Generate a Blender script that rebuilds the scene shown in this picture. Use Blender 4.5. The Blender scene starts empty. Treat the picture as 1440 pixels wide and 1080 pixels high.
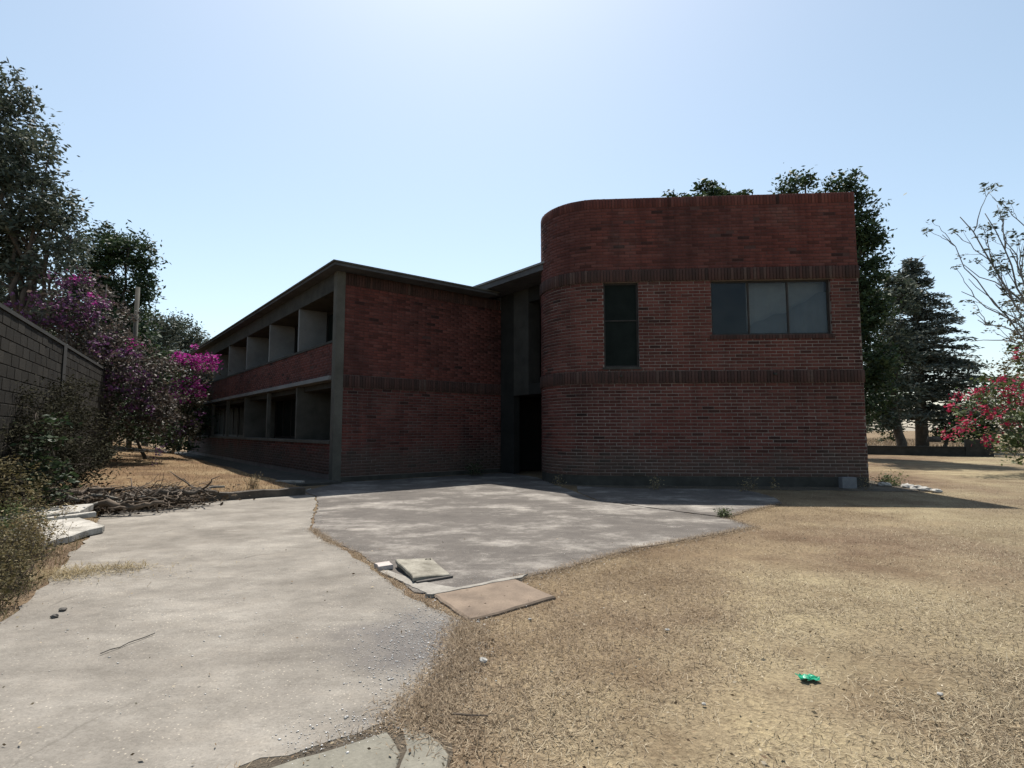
import bpy, math, random
import numpy as np
from mathutils import Matrix, Vector

SC = bpy.context.scene
COL = SC.collection
rng = np.random.default_rng(7)
R = math.radians

# ---------------------------------------------------------------- camera
EYE = 1.45
PITCH = math.atan(65.0 / 776.0)
cd = bpy.data.cameras.new('camera')
cd.sensor_width = 36.0
cd.lens = 776.0 / 1440.0 * 36.0
cd.clip_start = 0.05
cd.clip_end = 3000.0
cam = bpy.data.objects.new('camera', cd)
cam.location = (0, 0, EYE)
cam.rotation_euler = (math.pi / 2 + PITCH, 0, 0)
COL.objects.link(cam)
SC.camera = cam

# ---------------------------------------------------------------- sky, sun, exposure
SUN = Vector((-0.05, 0.49, 1.0)).normalized()          # towards the sun, ahead and high
world = bpy.data.worlds.new('World')
SC.world = world
world.use_nodes = True
wn = world.node_tree
sky = wn.nodes.new('ShaderNodeTexSky')
sky.sky_type = 'NISHITA'
sky.sun_disc = False
sky.sun_elevation = math.asin(SUN.z)
sky.sun_rotation = math.atan2(SUN.x, SUN.y)
sky.altitude = 1500
sky.air_density = 1.25
sky.dust_density = 3.6
sky.ozone_density = 0.8
hs = wn.nodes.new('ShaderNodeHueSaturation'); hs.inputs['Hue'].default_value = 0.485; hs.inputs['Saturation'].default_value = 0.82      # dusty dry-season air: paler everywhere
wn.links.new(sky.outputs[0], hs.inputs['Color'])
wn.links.new(hs.outputs[0], wn.nodes['Background'].inputs[0])
wn.nodes['Background'].inputs[1].default_value = 0.105
sd = bpy.data.lights.new('sun', 'SUN')
sd.energy = 5.0
sd.angle = R(0.55)
sd.color = (1.0, 0.95, 0.87)
so = bpy.data.objects.new('sun', sd)
so.rotation_euler = SUN.to_track_quat('Z', 'Y').to_euler()
so.location = (0, 0, 40)
COL.objects.link(so)
SC.view_settings.view_transform = 'Standard'
SC.view_settings.look = 'None'
SC.view_settings.exposure = 0.72
SC.view_settings.gamma = 1.0
SC.view_settings.use_curve_mapping = False
SC.cycles.max_bounces = 6
SC.cycles.transparent_max_bounces = 8

# ---------------------------------------------------------------- helpers
_c, _s = math.cos(PITCH), math.sin(PITCH)
def at(px, py, d):
    """a point at depth d seen in the given direction (photo survey)"""
    u = (px - 720) / 776.0; v = (540 - py) / 776.0
    r = (u, _c - v * _s, _s + v * _c)
    t = d / r[1]
    return np.array([r[0] * t, d, EYE + r[2] * t])

def mkmesh(name, V, F):
    V = np.asarray(V, dtype=np.float32).reshape(-1, 3)
    me = bpy.data.meshes.new(name)
    if isinstance(F, np.ndarray):
        n, k = F.shape
        me.vertices.add(len(V)); me.vertices.foreach_set('co', V.ravel())
        me.loops.add(n * k); me.loops.foreach_set('vertex_index', F.astype(np.int32).ravel())
        me.polygons.add(n)
        me.polygons.foreach_set('loop_start', np.arange(0, n * k, k, dtype=np.int32))
        me.polygons.foreach_set('loop_total', np.full(n, k, dtype=np.int32))
        me.update(calc_edges=True)
    else:
        me.from_pydata([tuple(map(float, v)) for v in V], [], [tuple(map(int, f)) for f in F]); me.update()
    return me

def link(name, me, mat=None, parent=None, smooth=False, **tags):
    o = bpy.data.objects.new(name, me)
    if me is not None and mat is not None and not me.materials:
        me.materials.append(mat)
    if smooth and me is not None:
        me.polygons.foreach_set('use_smooth', np.ones(len(me.polygons), dtype=bool))
    COL.objects.link(o)
    if parent is not None:
        o.parent = parent
        o.matrix_parent_inverse = Matrix.Translation(-parent.location) if parent.parent is None else Matrix.Identity(4)
    for k, v in tags.items(): o[k] = v
    return o

def thing(name, label, category, loc=(0, 0, 0), group=None):
    o = bpy.data.objects.new(name, None)
    o.empty_display_size = 0.2
    o.location = [float(v) for v in loc]
    COL.objects.link(o)
    o['label'] = label; o['category'] = category
    if group: o['group'] = group
    return o

class MB:
    """collects pieces that belong to one part"""
    def __init__(s): s.V = []; s.F = []
    def add(s, V, F):
        b = len(s.V); s.V.extend([tuple(map(float, v)) for v in V]); s.F.extend([tuple(int(i) + b for i in f) for f in F])
    def prism(s, poly, z0, z1, bottom=True):
        n = len(poly)
        V = [(x, y, z0) for x, y in poly] + [(x, y, z1) for x, y in poly]
        F = [tuple(range(n, 2 * n))] + [(i, (i + 1) % n, n + (i + 1) % n, n + i) for i in range(n)]
        if bottom: F.append(tuple(range(n - 1, -1, -1)))
        s.add(V, F)
    def obox(s, p, t, L, D, z0, z1):
        """box from p along unit t for L, to the left of t for D"""
        n = (-t[1], t[0])
        q = [(p[0], p[1]), (p[0] + t[0] * L, p[1] + t[1] * L),
             (p[0] + t[0] * L + n[0] * D, p[1] + t[1] * L + n[1] * D), (p[0] + n[0] * D, p[1] + n[1] * D)]
        s.prism(q, z0, z1)
    def quad(s, a, b, c, d): s.add([a, b, c, d], [(0, 1, 2, 3)])
    def tube(s, pts, rad, k=6):
        pts = np.asarray(pts, float); n = len(pts)
        rad = np.broadcast_to(np.asarray(rad, float), (n,))
        tan = np.gradient(pts, axis=0); tan /= np.linalg.norm(tan, axis=1)[:, None] + 1e-9
        ref = np.array([0.31, 0.17, 0.93]) if abs(tan[0][2]) < 0.8 else np.array([0.93, 0.31, 0.1])
        V = []
        for i in range(n):
            a = np.cross(tan[i], ref); a /= np.linalg.norm(a) + 1e-9
            b = np.cross(tan[i], a)
            for j in range(k):
                w = 2 * math.pi * j / k
                V.append(pts[i] + rad[i] * (math.cos(w) * a + math.sin(w) * b))
        F = [(i * k + j, i * k + (j + 1) % k, (i + 1) * k + (j + 1) % k, (i + 1) * k + j) for i in range(n - 1) for j in range(k)]
        F += [tuple(range(k - 1, -1, -1)), tuple((n - 1) * k + j for j in range(k))]
        s.add(V, F)
    def build(s, name, mat, parent=None, smooth=False, **tags):
        return link(name, mkmesh(name, s.V, s.F), mat, parent, smooth, **tags)

# ---------------------------------------------------------------- materials
def new_mat(name):
    m = bpy.data.materials.new(name); m.use_nodes = True
    nt = m.node_tree; nt.nodes.clear()
    out = nt.nodes.new('ShaderNodeOutputMaterial')
    return m, nt, out

def N(nt, typ, **kw):
    n = nt.nodes.new(typ)
    for k, v in kw.items():
        if k.startswith('i_'):
            key = k[2:]
            n.inputs[int(key) if key.isdigit() else key].default_value = v
        else: setattr(n, k, v)
    return n

def coords(nt):
    g = nt.nodes.new('ShaderNodeNewGeometry')
    return g.outputs['Position'], g

def noise(nt, vec, scale, detail=4.0, rough=0.55, mapscale=None):
    n = N(nt, 'ShaderNodeTexNoise'); n.inputs['Scale'].default_value = scale
    n.inputs['Detail'].default_value = detail; n.inputs['Roughness'].default_value = rough
    if mapscale:
        mp = N(nt, 'ShaderNodeMapping'); mp.inputs['Scale'].default_value = mapscale
        nt.links.new(vec, mp.inputs[0]); vec = mp.outputs[0]
    nt.links.new(vec, n.inputs['Vector']); return n.outputs['Fac']

def ramp(nt, fac, stops):
    r = N(nt, 'ShaderNodeValToRGB'); e = r.color_ramp.elements
    while len(e) < len(stops): e.new(0.5)
    for i, (p, col) in enumerate(stops):
        e[i].position = p; e[i].color = (*col, 1) if len(col) == 3 else col
    nt.links.new(fac, r.inputs[0]); return r.outputs[0]

def mix(nt, fac, a, b, mode='MIX'):
    m = N(nt, 'ShaderNodeMix', data_type='RGBA', blend_type=mode)
    for sock, v in ((m.inputs[0], fac), (m.inputs[6], a), (m.inputs[7], b)):
        if hasattr(v, 'links') or hasattr(v, 'is_linked'): nt.links.new(v, sock)
        elif isinstance(v, (int, float)): sock.default_value = v
        else: sock.default_value = (*v, 1)
    return m.outputs[2]

def val(nt, op, a, b=None):
    m = N(nt, 'ShaderNodeMath', operation=op)
    for sock, v in zip(m.inputs, (a, b)):
        if v is None: continue
        if hasattr(v, 'is_linked'): nt.links.new(v, sock)
        else: sock.default_value = v
    return m.outputs[0]

def finish(nt, out, col, rough=0.85, bump=None, bstr=0.3, bdist=0.01, spec=0.3, transl=0.0, metallic=0.0):
    p = N(nt, 'ShaderNodeBsdfPrincipled')
    p.inputs['Roughness'].default_value = rough
    p.inputs['Specular IOR Level'].default_value = spec
    p.inputs['Metallic'].default_value = metallic
    if hasattr(col, 'is_linked'): nt.links.new(col, p.inputs['Base Color'])
    else: p.inputs['Base Color'].default_value = (*col, 1)
    if bump is not None:
        b = N(nt, 'ShaderNodeBump'); b.inputs['Strength'].default_value = bstr; b.inputs['Distance'].default_value = bdist
        nt.links.new(bump, b.inputs['Height']); nt.links.new(b.outputs[0], p.inputs['Normal'])
    if transl > 0:
        t = N(nt, 'ShaderNodeBsdfTranslucent')
        if hasattr(col, 'is_linked'): nt.links.new(col, t.inputs[0])
        else: t.inputs[0].default_value = (*col, 1)
        ms = N(nt, 'ShaderNodeMixShader'); ms.inputs[0].default_value = transl
        nt.links.new(p.outputs[0], ms.inputs[1]); nt.links.new(t.outputs[0], ms.inputs[2])
        nt.links.new(ms.outputs[0], out.inputs[0])
    else:
        nt.links.new(p.outputs[0], out.inputs[0])

def plain(name, c1, c2, scale=6.0, rough=0.85, bstr=0.3, bdist=0.01, fine=60.0, spec=0.3, metallic=0.0, contrast=(0.3, 0.7), transl=0.0):
    m, nt, out = new_mat(name); pos, _ = coords(nt)
    a = noise(nt, pos, scale, 6, 0.65); b = noise(nt, pos, fine, 3, 0.6)
    col = ramp(nt, a, [(contrast[0], c1), (contrast[1], c2)])
    col = mix(nt, 0.35, col, ramp(nt, b, [(0.3, (0.55, 0.55, 0.55)), (0.7, (1.2, 1.2, 1.2))]), 'MULTIPLY')
    finish(nt, out, col, rough, val(nt, 'ADD', a, b), bstr, bdist, spec, transl, metallic)
    return m

def rand_id(nt, g):
    oi = N(nt, 'ShaderNodeObjectInfo')
    return val(nt, 'FRACT', val(nt, 'ADD', g.outputs['Random Per Island'], oi.outputs['Random']))

def leafmat(name, cols, transl=0.3, rough=0.6, spec=0.25, lawn=False):
    m, nt, out = new_mat(name); pos, g = coords(nt)
    r = rand_id(nt, g)
    n = noise(nt, pos, 0.9, 2, 0.5)
    f = val(nt, 'ADD', val(nt, 'MULTIPLY', r, 0.65), val(nt, 'MULTIPLY', n, 0.35))
    k = len(cols)
    col = ramp(nt, f, [(0.12 + 0.76 * i / (k - 1), c) for i, c in enumerate(cols)])
    if lawn: col = lawn_tint(nt, pos, col)
    finish(nt, out, col, rough, None, spec=spec, transl=transl)
    return m

def brick_mat(name, dark=1.0):
    m, nt, out = new_mat(name); pos, g = coords(nt)
    r = rand_id(nt, g)
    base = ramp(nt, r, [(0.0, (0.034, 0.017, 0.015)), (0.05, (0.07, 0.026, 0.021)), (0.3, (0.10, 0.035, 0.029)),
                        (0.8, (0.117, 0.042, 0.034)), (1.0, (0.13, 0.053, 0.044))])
    n1 = noise(nt, pos, 0.45, 4, 0.6); n2 = noise(nt, pos, 25, 4, 0.6)
    col = mix(nt, 0.75, base, ramp(nt, n1, [(0.32, (0.38, 0.40, 0.42)), (0.48, (0.9, 0.88, 0.88)), (0.66, (1.2, 0.98, 0.92))]), 'MULTIPLY')
    col = mix(nt, 0.4, col, ramp(nt, n2, [(0.3, (0.55, 0.55, 0.55)), (0.65, (1.2, 1.2, 1.2))]), 'MULTIPLY')
    # water runs down the face, and pale lime bloom in places
    n5 = noise(nt, pos, 1.0, 5, 0.65, (3.2, 3.2, 0.22)); col = mix(nt, 0.45, col, ramp(nt, n5, [(0.36, (0.42, 0.42, 0.44)), (0.5, (1, 1, 1)), (0.7, (1.08, 1.04, 1.0))]), 'MULTIPLY')
    n6 = noise(nt, pos, 0.5, 8, 0.7); col = mix(nt, ramp(nt, n6, [(0.58, (0, 0, 0)), (0.74, (0.35, 0.35, 0.35))]), col, (0.15, 0.115, 0.10))
    # rain-splash dirt along the foot of the walls
    sep = N(nt, 'ShaderNodeSeparateXYZ'); nt.links.new(pos, sep.inputs[0])
    h = val(nt, 'SUBTRACT', sep.outputs[2], val(nt, 'MULTIPLY', noise(nt, pos, 1.3, 5, 0.65), 1.3))
    f = ramp(nt, h, [(0.0, (0.55, 0.55, 0.55)), (0.35, (0, 0, 0))])
    col = mix(nt, f, col, (0.062, 0.056, 0.045))
    finish(nt, out, col, 0.88, n2, 0.5, 0.004, 0.2)
    return m

def lawn_tint(nt, pos, col):
    """ruddy thatch by the courtyard edge, pale straw further out, greyer green growth beyond"""
    sep = N(nt, 'ShaderNodeSeparateXYZ'); nt.links.new(pos, sep.inputs[0])
    d = val(nt, 'SUBTRACT', val(nt, 'MULTIPLY', val(nt, 'SUBTRACT', sep.outputs[0], 0.14), 0.75), val(nt, 'MULTIPLY', val(nt, 'SUBTRACT', sep.outputs[1], 5.6), 0.66))
    d = val(nt, 'ADD', d, val(nt, 'MULTIPLY', val(nt, 'SUBTRACT', noise(nt, pos, 0.55, 4, 0.6), 0.5), 4.5))
    t = ramp(nt, val(nt, 'MULTIPLY', d, 0.1), [(0.0, (0.84, 0.76, 0.72)), (0.14, (0.92, 0.85, 0.82)), (0.27, (1.12, 1.11, 1.08)), (0.42, (1.0, 1.0, 0.98)), (0.62, (0.90, 0.95, 0.94)), (0.85, (0.98, 1.05, 1.04))])
    return mix(nt, 1.0, col, t, 'MULTIPLY')

M = {}
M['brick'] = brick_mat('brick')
m, nt, out = new_mat('soldier_brick'); pos, g = coords(nt); r = rand_id(nt, g)
base = ramp(nt, r, [(0.0, (0.04, 0.024, 0.02)), (0.5, (0.058, 0.031, 0.026)), (0.9, (0.07, 0.035, 0.029)), (1.0, (0.085, 0.055, 0.045))])
n2 = noise(nt, pos, 22, 4, 0.6)
base = mix(nt, 0.4, base, ramp(nt, n2, [(0.3, (0.55, 0.55, 0.55)), (0.65, (1.2, 1.2, 1.2))]), 'MULTIPLY')
finish(nt, out, base, 0.9, n2, 0.5, 0.004, 0.2); M['soldier'] = m
M['mortar'] = plain('mortar', (0.135, 0.105, 0.09), (0.27, 0.222, 0.195), 0.7, 0.95, 0.4, 0.004)
M['mortar_red'] = plain('mortar_red', (0.05, 0.026, 0.023), (0.085, 0.042, 0.036), 1.2, 0.95, 0.4, 0.004)
M['plinth'] = plain('plinth_concrete', (0.026, 0.025, 0.021), (0.062, 0.058, 0.05), 2.2, 0.95, 0.5, 0.02)
M['mortar_mid'] = plain('mortar_mid', (0.085, 0.066, 0.06), (0.16, 0.13, 0.118), 0.8, 0.95, 0.4, 0.004)
M['void'] = plain('shade_black_plaster', (0.010, 0.010, 0.009), (0.022, 0.021, 0.019), 1.6, 0.95, 0.3, 0.006)  # near black, carrying the entrance recess's shadow in its base colour
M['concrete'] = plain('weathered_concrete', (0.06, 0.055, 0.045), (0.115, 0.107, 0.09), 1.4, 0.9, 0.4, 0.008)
M['pale_concrete'] = plain('pale_concrete', (0.14, 0.138, 0.136), (0.22, 0.216, 0.21), 1.1, 0.9, 0.3, 0.006)
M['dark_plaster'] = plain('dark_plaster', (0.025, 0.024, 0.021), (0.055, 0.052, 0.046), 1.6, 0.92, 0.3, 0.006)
M['roof'] = plain('roof_slab_concrete', (0.05, 0.05, 0.053), (0.10, 0.10, 0.105), 1.7, 0.9, 0.4, 0.008)
M['steel'] = plain('dark_steel', (0.016, 0.014, 0.013), (0.04, 0.032, 0.028), 9, 0.6, 0.2, 0.002, metallic=0.2)
M['curtain'] = plain('curtain_cloth', (0.36, 0.37, 0.38), (0.48, 0.49, 0.5), 1.0, 0.95, 0.2, 0.005)
M['block'] = None
def glass_mat(name, tint, gloss):
    m, nt, out = new_mat(name); pos, g = coords(nt)
    fr = N(nt, 'ShaderNodeFresnel'); fr.inputs[0].default_value = 1.5
    n = noise(nt, pos, 1.5, 2, 0.5)
    bp = N(nt, 'ShaderNodeBump'); bp.inputs['Strength'].default_value = 0.05; bp.inputs['Distance'].default_value = 0.02
    nt.links.new(n, bp.inputs['Height'])
    gl = N(nt, 'ShaderNodeBsdfGlossy'); gl.inputs['Roughness'].default_value = 0.06; gl.inputs[0].default_value = (0.8, 0.85, 0.9, 1)
    nt.links.new(bp.outputs[0], gl.inputs['Normal'])
    tr = N(nt, 'ShaderNodeBsdfTransparent'); tr.inputs[0].default_value = (*tint, 1)
    df = N(nt, 'ShaderNodeBsdfDiffuse'); df.inputs[0].default_value = (0.16, 0.16, 0.15, 1)     # dust on the pane
    m0 = N(nt, 'ShaderNodeMixShader')
    nt.links.new(ramp(nt, noise(nt, pos, 2.2, 5, 0.6), [(0.35, (0.012,) * 3), (0.75, (0.09,) * 3)]), m0.inputs[0])
    nt.links.new(tr.outputs[0], m0.inputs[1]); nt.links.new(df.outputs[0], m0.inputs[2])
    ms = N(nt, 'ShaderNodeMixShader')
    nt.links.new(val(nt, 'ADD', val(nt, 'MULTIPLY', fr.outputs[0], 0.35), gloss), ms.inputs[0])
    nt.links.new(m0.outputs[0], ms.inputs[1]); nt.links.new(gl.outputs[0], ms.inputs[2])
    nt.links.new(ms.outputs[0], out.inputs[0]); return m
M['glass'] = glass_mat('window_glass', (0.72, 0.74, 0.74), 0.0)
M['glass_dark'] = plain('opaque_dark_glass', (0.007, 0.0095, 0.0085), (0.014, 0.018, 0.016), 2, 0.6, 0.1, 0.002, spec=0.04)  # opaque pane; the darkness of the room behind is put into its colour
# ---------------------------------------------------------------- ground, pavements, raised plot
def inpoly(P, poly):
    x, y = P[:, 0], P[:, 1]; r = np.zeros(len(P), bool); n = len(poly); j = n - 1
    for i in range(n):
        xi, yi = poly[i]; xj, yj = poly[j]
        if yi != yj:
            c = ((yi > y) != (yj > y)) & (x < (xj - xi) * (y - yi) / (yj - yi) + xi); r ^= c
        j = i
    return r

def rough_edge(poly, amp, step=0.12, seed=1):
    rg = np.random.default_rng(seed); outp = []
    n = len(poly)
    for i in range(n):
        a = np.array(poly[i]); b = np.array(poly[(i + 1) % n]); L = np.linalg.norm(b - a)
        k = max(1, int(L / step)); nr = np.array([-(b - a)[1], (b - a)[0]]) / (L + 1e-9)
        w = 0.0
        for q in range(k):
            w = 0.6 * w + rg.normal(0, amp)
            outp.append(tuple(a + (b - a) * q / k + nr * (w if q else 0)))
    return outp

C1 = np.array([-5.03, 15.64])                      # outer corner of the long wing
V1 = np.array([-0.624, 0.7814])                   # along its long side, away from the camera
U1 = np.array([0.7814, 0.624])                    # along its short front

DRIVE = [(-3.0, -4), (-3.25, 2.6), (-3.81, 4.24), (-4.92, 6.25), (-6.35, 8.6), (-7.75, 10.55), (-6.62, 11.42), (-5.2, 12.5), (-4.75, 12.9),
         (-4.30, 12.2), (-3.92, 11.23), (-2.94, 8.2), (-2.49, 7.43), (-1.95, 6.71), (-1.49, 5.93), (-0.96, 5.03), (-0.36, 4.32), (-0.36, 3.61), (-0.47, 3.06),
         (-0.56, 2.93), (-0.74, 2.78), (-0.85, 2.72), (-1.0, 2.60), (-1.2, 2.5), (-1.7, 2.35), (-2.2, 1.9), (-2.3, -4)]
YARD = [(-3.89, 11.25), (-2.91, 8.22), (-2.40, 7.46), (-1.84, 6.75), (-1.38, 5.96), (-0.88, 5.10), (-0.70, 5.06), (0.14, 5.62), (0.75, 6.2), (1.55, 7.0), (2.36, 7.53), (3.68, 8.5), (3.54, 9.38), (3.0, 9.97), (2.42, 10.71), (1.72, 11.68),
        (1.5, 13.2), (1.1, 15.2), (0.8, 17.2), (-0.2, 19.1), (-4.75, 15.6), (-5.0, 13.5), (-4.27, 12.22)]
APRON = [(3.6, 9.45), (4.46, 10.33), (5.37, 11.12), (5.7, 12.2), (5.7, 13.8), (2.9, 14.0), (1.7, 14.6), (1.57, 13.2), (1.78, 11.71), (2.47, 10.75), (3.05, 10.01)]

m, nt, out = new_mat('dry_lawn'); pos, g = coords(nt)
n1 = noise(nt, pos, 0.22, 4, 0.6); n2 = noise(nt, pos, 1.1, 5, 0.65); n3 = noise(nt, pos, 38, 3, 0.7)
col = ramp(nt, n1, [(0.36, (0.15, 0.112, 0.077)), (0.5, (0.2, 0.163, 0.107)), (0.64, (0.25, 0.212, 0.137))])
col = mix(nt, 0.6, col, ramp(nt, n2, [(0.30, (0.5, 0.44, 0.4)), (0.52, (1, 1, 1)), (0.72, (1.3, 1.28, 1.2))]), 'MULTIPLY')
col = mix(nt, 0.7, col, ramp(nt, n3, [(0.3, (0.45, 0.42, 0.4)), (0.55, (1, 1, 1)), (0.75, (1.5, 1.45, 1.35))]), 'MULTIPLY')
col = lawn_tint(nt, pos, col)
finish(nt, out, col, 0.95, n3, 0.9, 0.03, 0.1); M['lawn'] = m

def slab_mat(name, lo, mid, hi, seed):
    m, nt, out = new_mat(name); pos, g = coords(nt)
    mp = N(nt, 'ShaderNodeMapping'); mp.inputs['Location'].default_value = (seed * 3.7, seed * 1.9, 0); nt.links.new(pos, mp.inputs[0]); p = mp.outputs[0]
    n1 = noise(nt, p, 0.7, 9, 0.74, (1, 1.25, 1)); n2 = noise(nt, p, 2.6, 8, 0.78, (0.85, 1.2, 1)); n3 = noise(nt, p, 55, 4, 0.7); n4 = noise(nt, p, 1.3, 12, 0.86, (0.8, 1.2, 1))
    col = ramp(nt, n1, [(0.32, lo), (0.5, mid), (0.68, hi)])
    col = mix(nt, 0.55, col, ramp(nt, n2, [(0.34, (0.62, 0.61, 0.6)), (0.5, (1, 1, 1)), (0.66, (1.25, 1.23, 1.2))]), 'MULTIPLY')
    col = mix(nt, ramp(nt, n4, [(0.575, (0, 0, 0)), (0.64, (0.7, 0.7, 0.7))]), col, hi)              # lime-white worn patches
    if seed == 1:      # worn-through patch of exposed aggregate at the broken edge
        vm = N(nt, 'ShaderNodeVectorMath', operation='DISTANCE'); nt.links.new(pos, vm.inputs[0]); vm.inputs[1].default_value = (-0.62, 4.0, 0)
        q = val(nt, 'ADD', vm.outputs['Value'], val(nt, 'MULTIPLY', val(nt, 'SUBTRACT', noise(nt, pos, 2.0, 6, 0.7), 0.5), 1.2))
        col = mix(nt, ramp(nt, q, [(0.25, (0.75, 0.75, 0.75)), (0.75, (0, 0, 0))]), col, (0.088, 0.08, 0.078))
    vo = N(nt, 'ShaderNodeTexVoronoi'); vo.inputs['Scale'].default_value = 34; nt.links.new(p, vo.inputs['Vector'])
    peb = ramp(nt, vo.outputs['Distance'], [(0.10, (2.0, 1.95, 1.85)), (0.2, (0.9, 0.9, 0.9))])
    n5 = noise(nt, p, 0.9, 3, 0.6)
    col = mix(nt, ramp(nt, n5, [(0.4, (0.1,) * 3), (0.62, (0.9,) * 3)]), col, mix(nt, 1.0, col, peb, 'MULTIPLY'))
    wq = N(nt, 'ShaderNodeTexNoise'); wq.inputs['Scale'].default_value = 1.3; wq.inputs['Detail'].default_value = 6; nt.links.new(p, wq.inputs['Vector'])
    wd = N(nt, 'ShaderNodeVectorMath', operation='MULTIPLY_ADD'); nt.links.new(wq.outputs['Color'], wd.inputs[0]); wd.inputs[1].default_value = (0.7, 0.7, 0.7); nt.links.new(p, wd.inputs[2])
    vc = N(nt, 'ShaderNodeTexVoronoi', feature='DISTANCE_TO_EDGE'); vc.inputs['Scale'].default_value = 0.38; nt.links.new(wd.outputs[0], vc.inputs['Vector'])
    crk = ramp(nt, vc.outputs['Distance'], [(0.0, (.75, .75, .75)), (0.002, (0.5, 0.5, 0.5)), (0.005, (0, 0, 0))])
    crk = mix(nt, 1.0, crk, ramp(nt, noise(nt, p, 0.7, 2, 0.5), [(0.52, (0, 0, 0)), (0.6, (0.75, 0.75, 0.75))]), 'MULTIPLY')
    col = mix(nt, crk, col, (0.035, 0.03, 0.024))
    col = mix(nt, 0.5, col, ramp(nt, n3, [(0.28, (0.55, 0.55, 0.55)), (0.5, (1, 1, 1)), (0.75, (1.3, 1.3, 1.3))]), 'MULTIPLY')
    finish(nt, out, col, 0.92, val(nt, 'ADD', n3, val(nt, 'MULTIPLY', n2, 1.5)), 0.5, 0.012, 0.2); return m
M['drive'] = slab_mat('driveway_concrete', (0.125, 0.111, 0.095), (0.185, 0.167, 0.144), (0.265, 0.243, 0.212), 1)
M['yard'] = slab_mat('courtyard_concrete', (0.078, 0.069, 0.062), (0.108, 0.096, 0.086), (0.30, 0.275, 0.245), 2)
M['soil'] = plain('dry_soil', (0.045, 0.037, 0.028), (0.11, 0.088, 0.062), 1.8, 0.95, 0.8, 0.03)

# one ground sheet out to the horizon, finer where the camera stands
xs = np.concatenate([[-900, -300, -120, -60], np.arange(-30, 30.1, 0.75), [60, 120, 300, 900]])
ys = np.concatenate([[-300, -60, -20], np.arange(-6, 40.1, 0.75), [60, 100, 200, 500, 1500]])
X, Y = np.meshgrid(xs, ys); Z = -0.012 + 0.004 * np.sin(X * 0.9 + 1) * np.sin(Y * 0.7) + 0.002 * np.sin(2.1 * X + Y * 1.7)
Z = np.where((abs(X) > 30) | (Y > 40) | (Y < -6), -0.012, Z)
nx, ny = len(xs), len(ys); idx = np.arange(nx * ny).reshape(ny, nx)
F = np.stack([idx[:-1, :-1], idx[:-1, 1:], idx[1:, 1:], idx[1:, :-1]], -1).reshape(-1, 4)
ground = link('ground', mkmesh('ground', np.stack([X, Y, Z], -1).reshape(-1, 3), F), M['lawn'], smooth=True, kind='structure')

def slab(name, poly, mat, amp, seed):
    b = MB(); b.prism(rough_edge(poly, amp, 0.1, seed), -0.12, 0.0, bottom=False); return b.build(name, mat, kind='structure')
slab('concrete_driveway', DRIVE, M['drive'], 0.018, 3)
slab('concrete_courtyard', YARD, M['yard'], 0.014, 5)
slab('concrete_apron', APRON, M['yard'], 0.010, 8)
# bare soil along the foot of the building
b = MB(); b.prism(rough_edge([(5.75, 13.75), (9.9, 13.3), (10.3, 13.9), (10.6, 25), (9.6, 25), (9.0, 14.5), (2.6, 15.2), (1.4, 16.6), (0.9, 17.2), (1.1, 15.3), (1.72, 14.65), (2.9, 14.05)], 0.05, 0.15, 4), -0.1, -0.003, bottom=False)
b.build('soil_strip', M['soil'], kind='structure')

# dark soil showing in the crack at the broken near edge; pale cement edging round the covers
b = MB(); b.prism(rough_edge([(-1.9, 1.9), (-.25, 1.9), (-.28, 2.7), (-.42, 2.85), (-.6, 2.98), (-.9, 2.78), (-1.3, 2.55), (-1.9, 2.4)], .015, .08, 14), -.1, -.003, bottom=False); b.build('soil_patch', M['soil'], kind='structure')
CEM = plain('cement_edging', (.17, .155, .135), (.28, .26, .23), 5, .92, .5, .008)
b = MB(); b.prism(rough_edge([(-.76, 4.97), (-.70, 4.96), (.10, 5.52), (.16, 5.66)], .006, .07, 15), -.1, .022, bottom=False); b.build('cement_edging', CEM, kind='structure')
b = MB(); b.prism(rough_edge([(-.74, 5.03), (-.50, 5.22), (-.86, 5.42), (-1.30, 5.88), (-1.36, 5.82)], .008, .07, 16), -.1, .006, bottom=False); b.build('cement_edging', CEM, kind='structure')
# raised grass plot between the long wing and the boundary wall
def plot_z(a, bb):
    k = np.clip(bb / 5.0, 0, 1); k = k * k * (3 - 2 * k)
    return 0.15 + 0.028 * np.clip(a + 2.5, 0, 26) * k + 0.02 * np.sin(a * 1.3 + bb) * np.clip((a + 2.4) / 1.0, 0, 1)
def plot_pt(a, bb): return C1 + V1 * a - U1 * bb
aa = np.concatenate([np.arange(-2.5, 12, 0.5), np.arange(12, 46, 1.5)]); bs = np.arange(1.6, 16.1, 0.6)
A_, B_ = np.meshgrid(aa, bs); P = C1[None, None] + A_[..., None] * V1 - B_[..., None] * U1
Zp = plot_z(A_, B_); nx, ny = len(aa), len(bs); idx = np.arange(nx * ny).reshape(ny, nx)
F = np.stack([idx[:-1, :-1], idx[1:, :-1], idx[1:, 1:], idx[:-1, 1:]], -1).reshape(-1, 4)
m, nt, out = new_mat('plot_earth'); pos, g = coords(nt)
n1 = noise(nt, pos, 0.5, 5, 0.65); n3 = noise(nt, pos, 30, 3, 0.7)
col = ramp(nt, n1, [(0.34, (0.085, 0.05, 0.03)), (0.5, (0.165, 0.108, 0.06)), (0.66, (0.23, 0.17, 0.1))])
col = mix(nt, 0.7, col, ramp(nt, n3, [(0.3, (0.45, 0.42, 0.4)), (0.55, (1, 1, 1)), (0.75, (1.5, 1.45, 1.35))]), 'MULTIPLY')
finish(nt, out, col, 0.95, n3, 0.9, 0.03, 0.1); M['plot'] = m
link('raised_plot', mkmesh('raised_plot', np.concatenate([P, Zp[..., None]], -1).reshape(-1, 3), F), M['plot'], smooth=True, kind='structure')
b = MB()
kp = [plot_pt(-2.5, q) for q in np.arange(1.6, 9.3, 0.3)]
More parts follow.
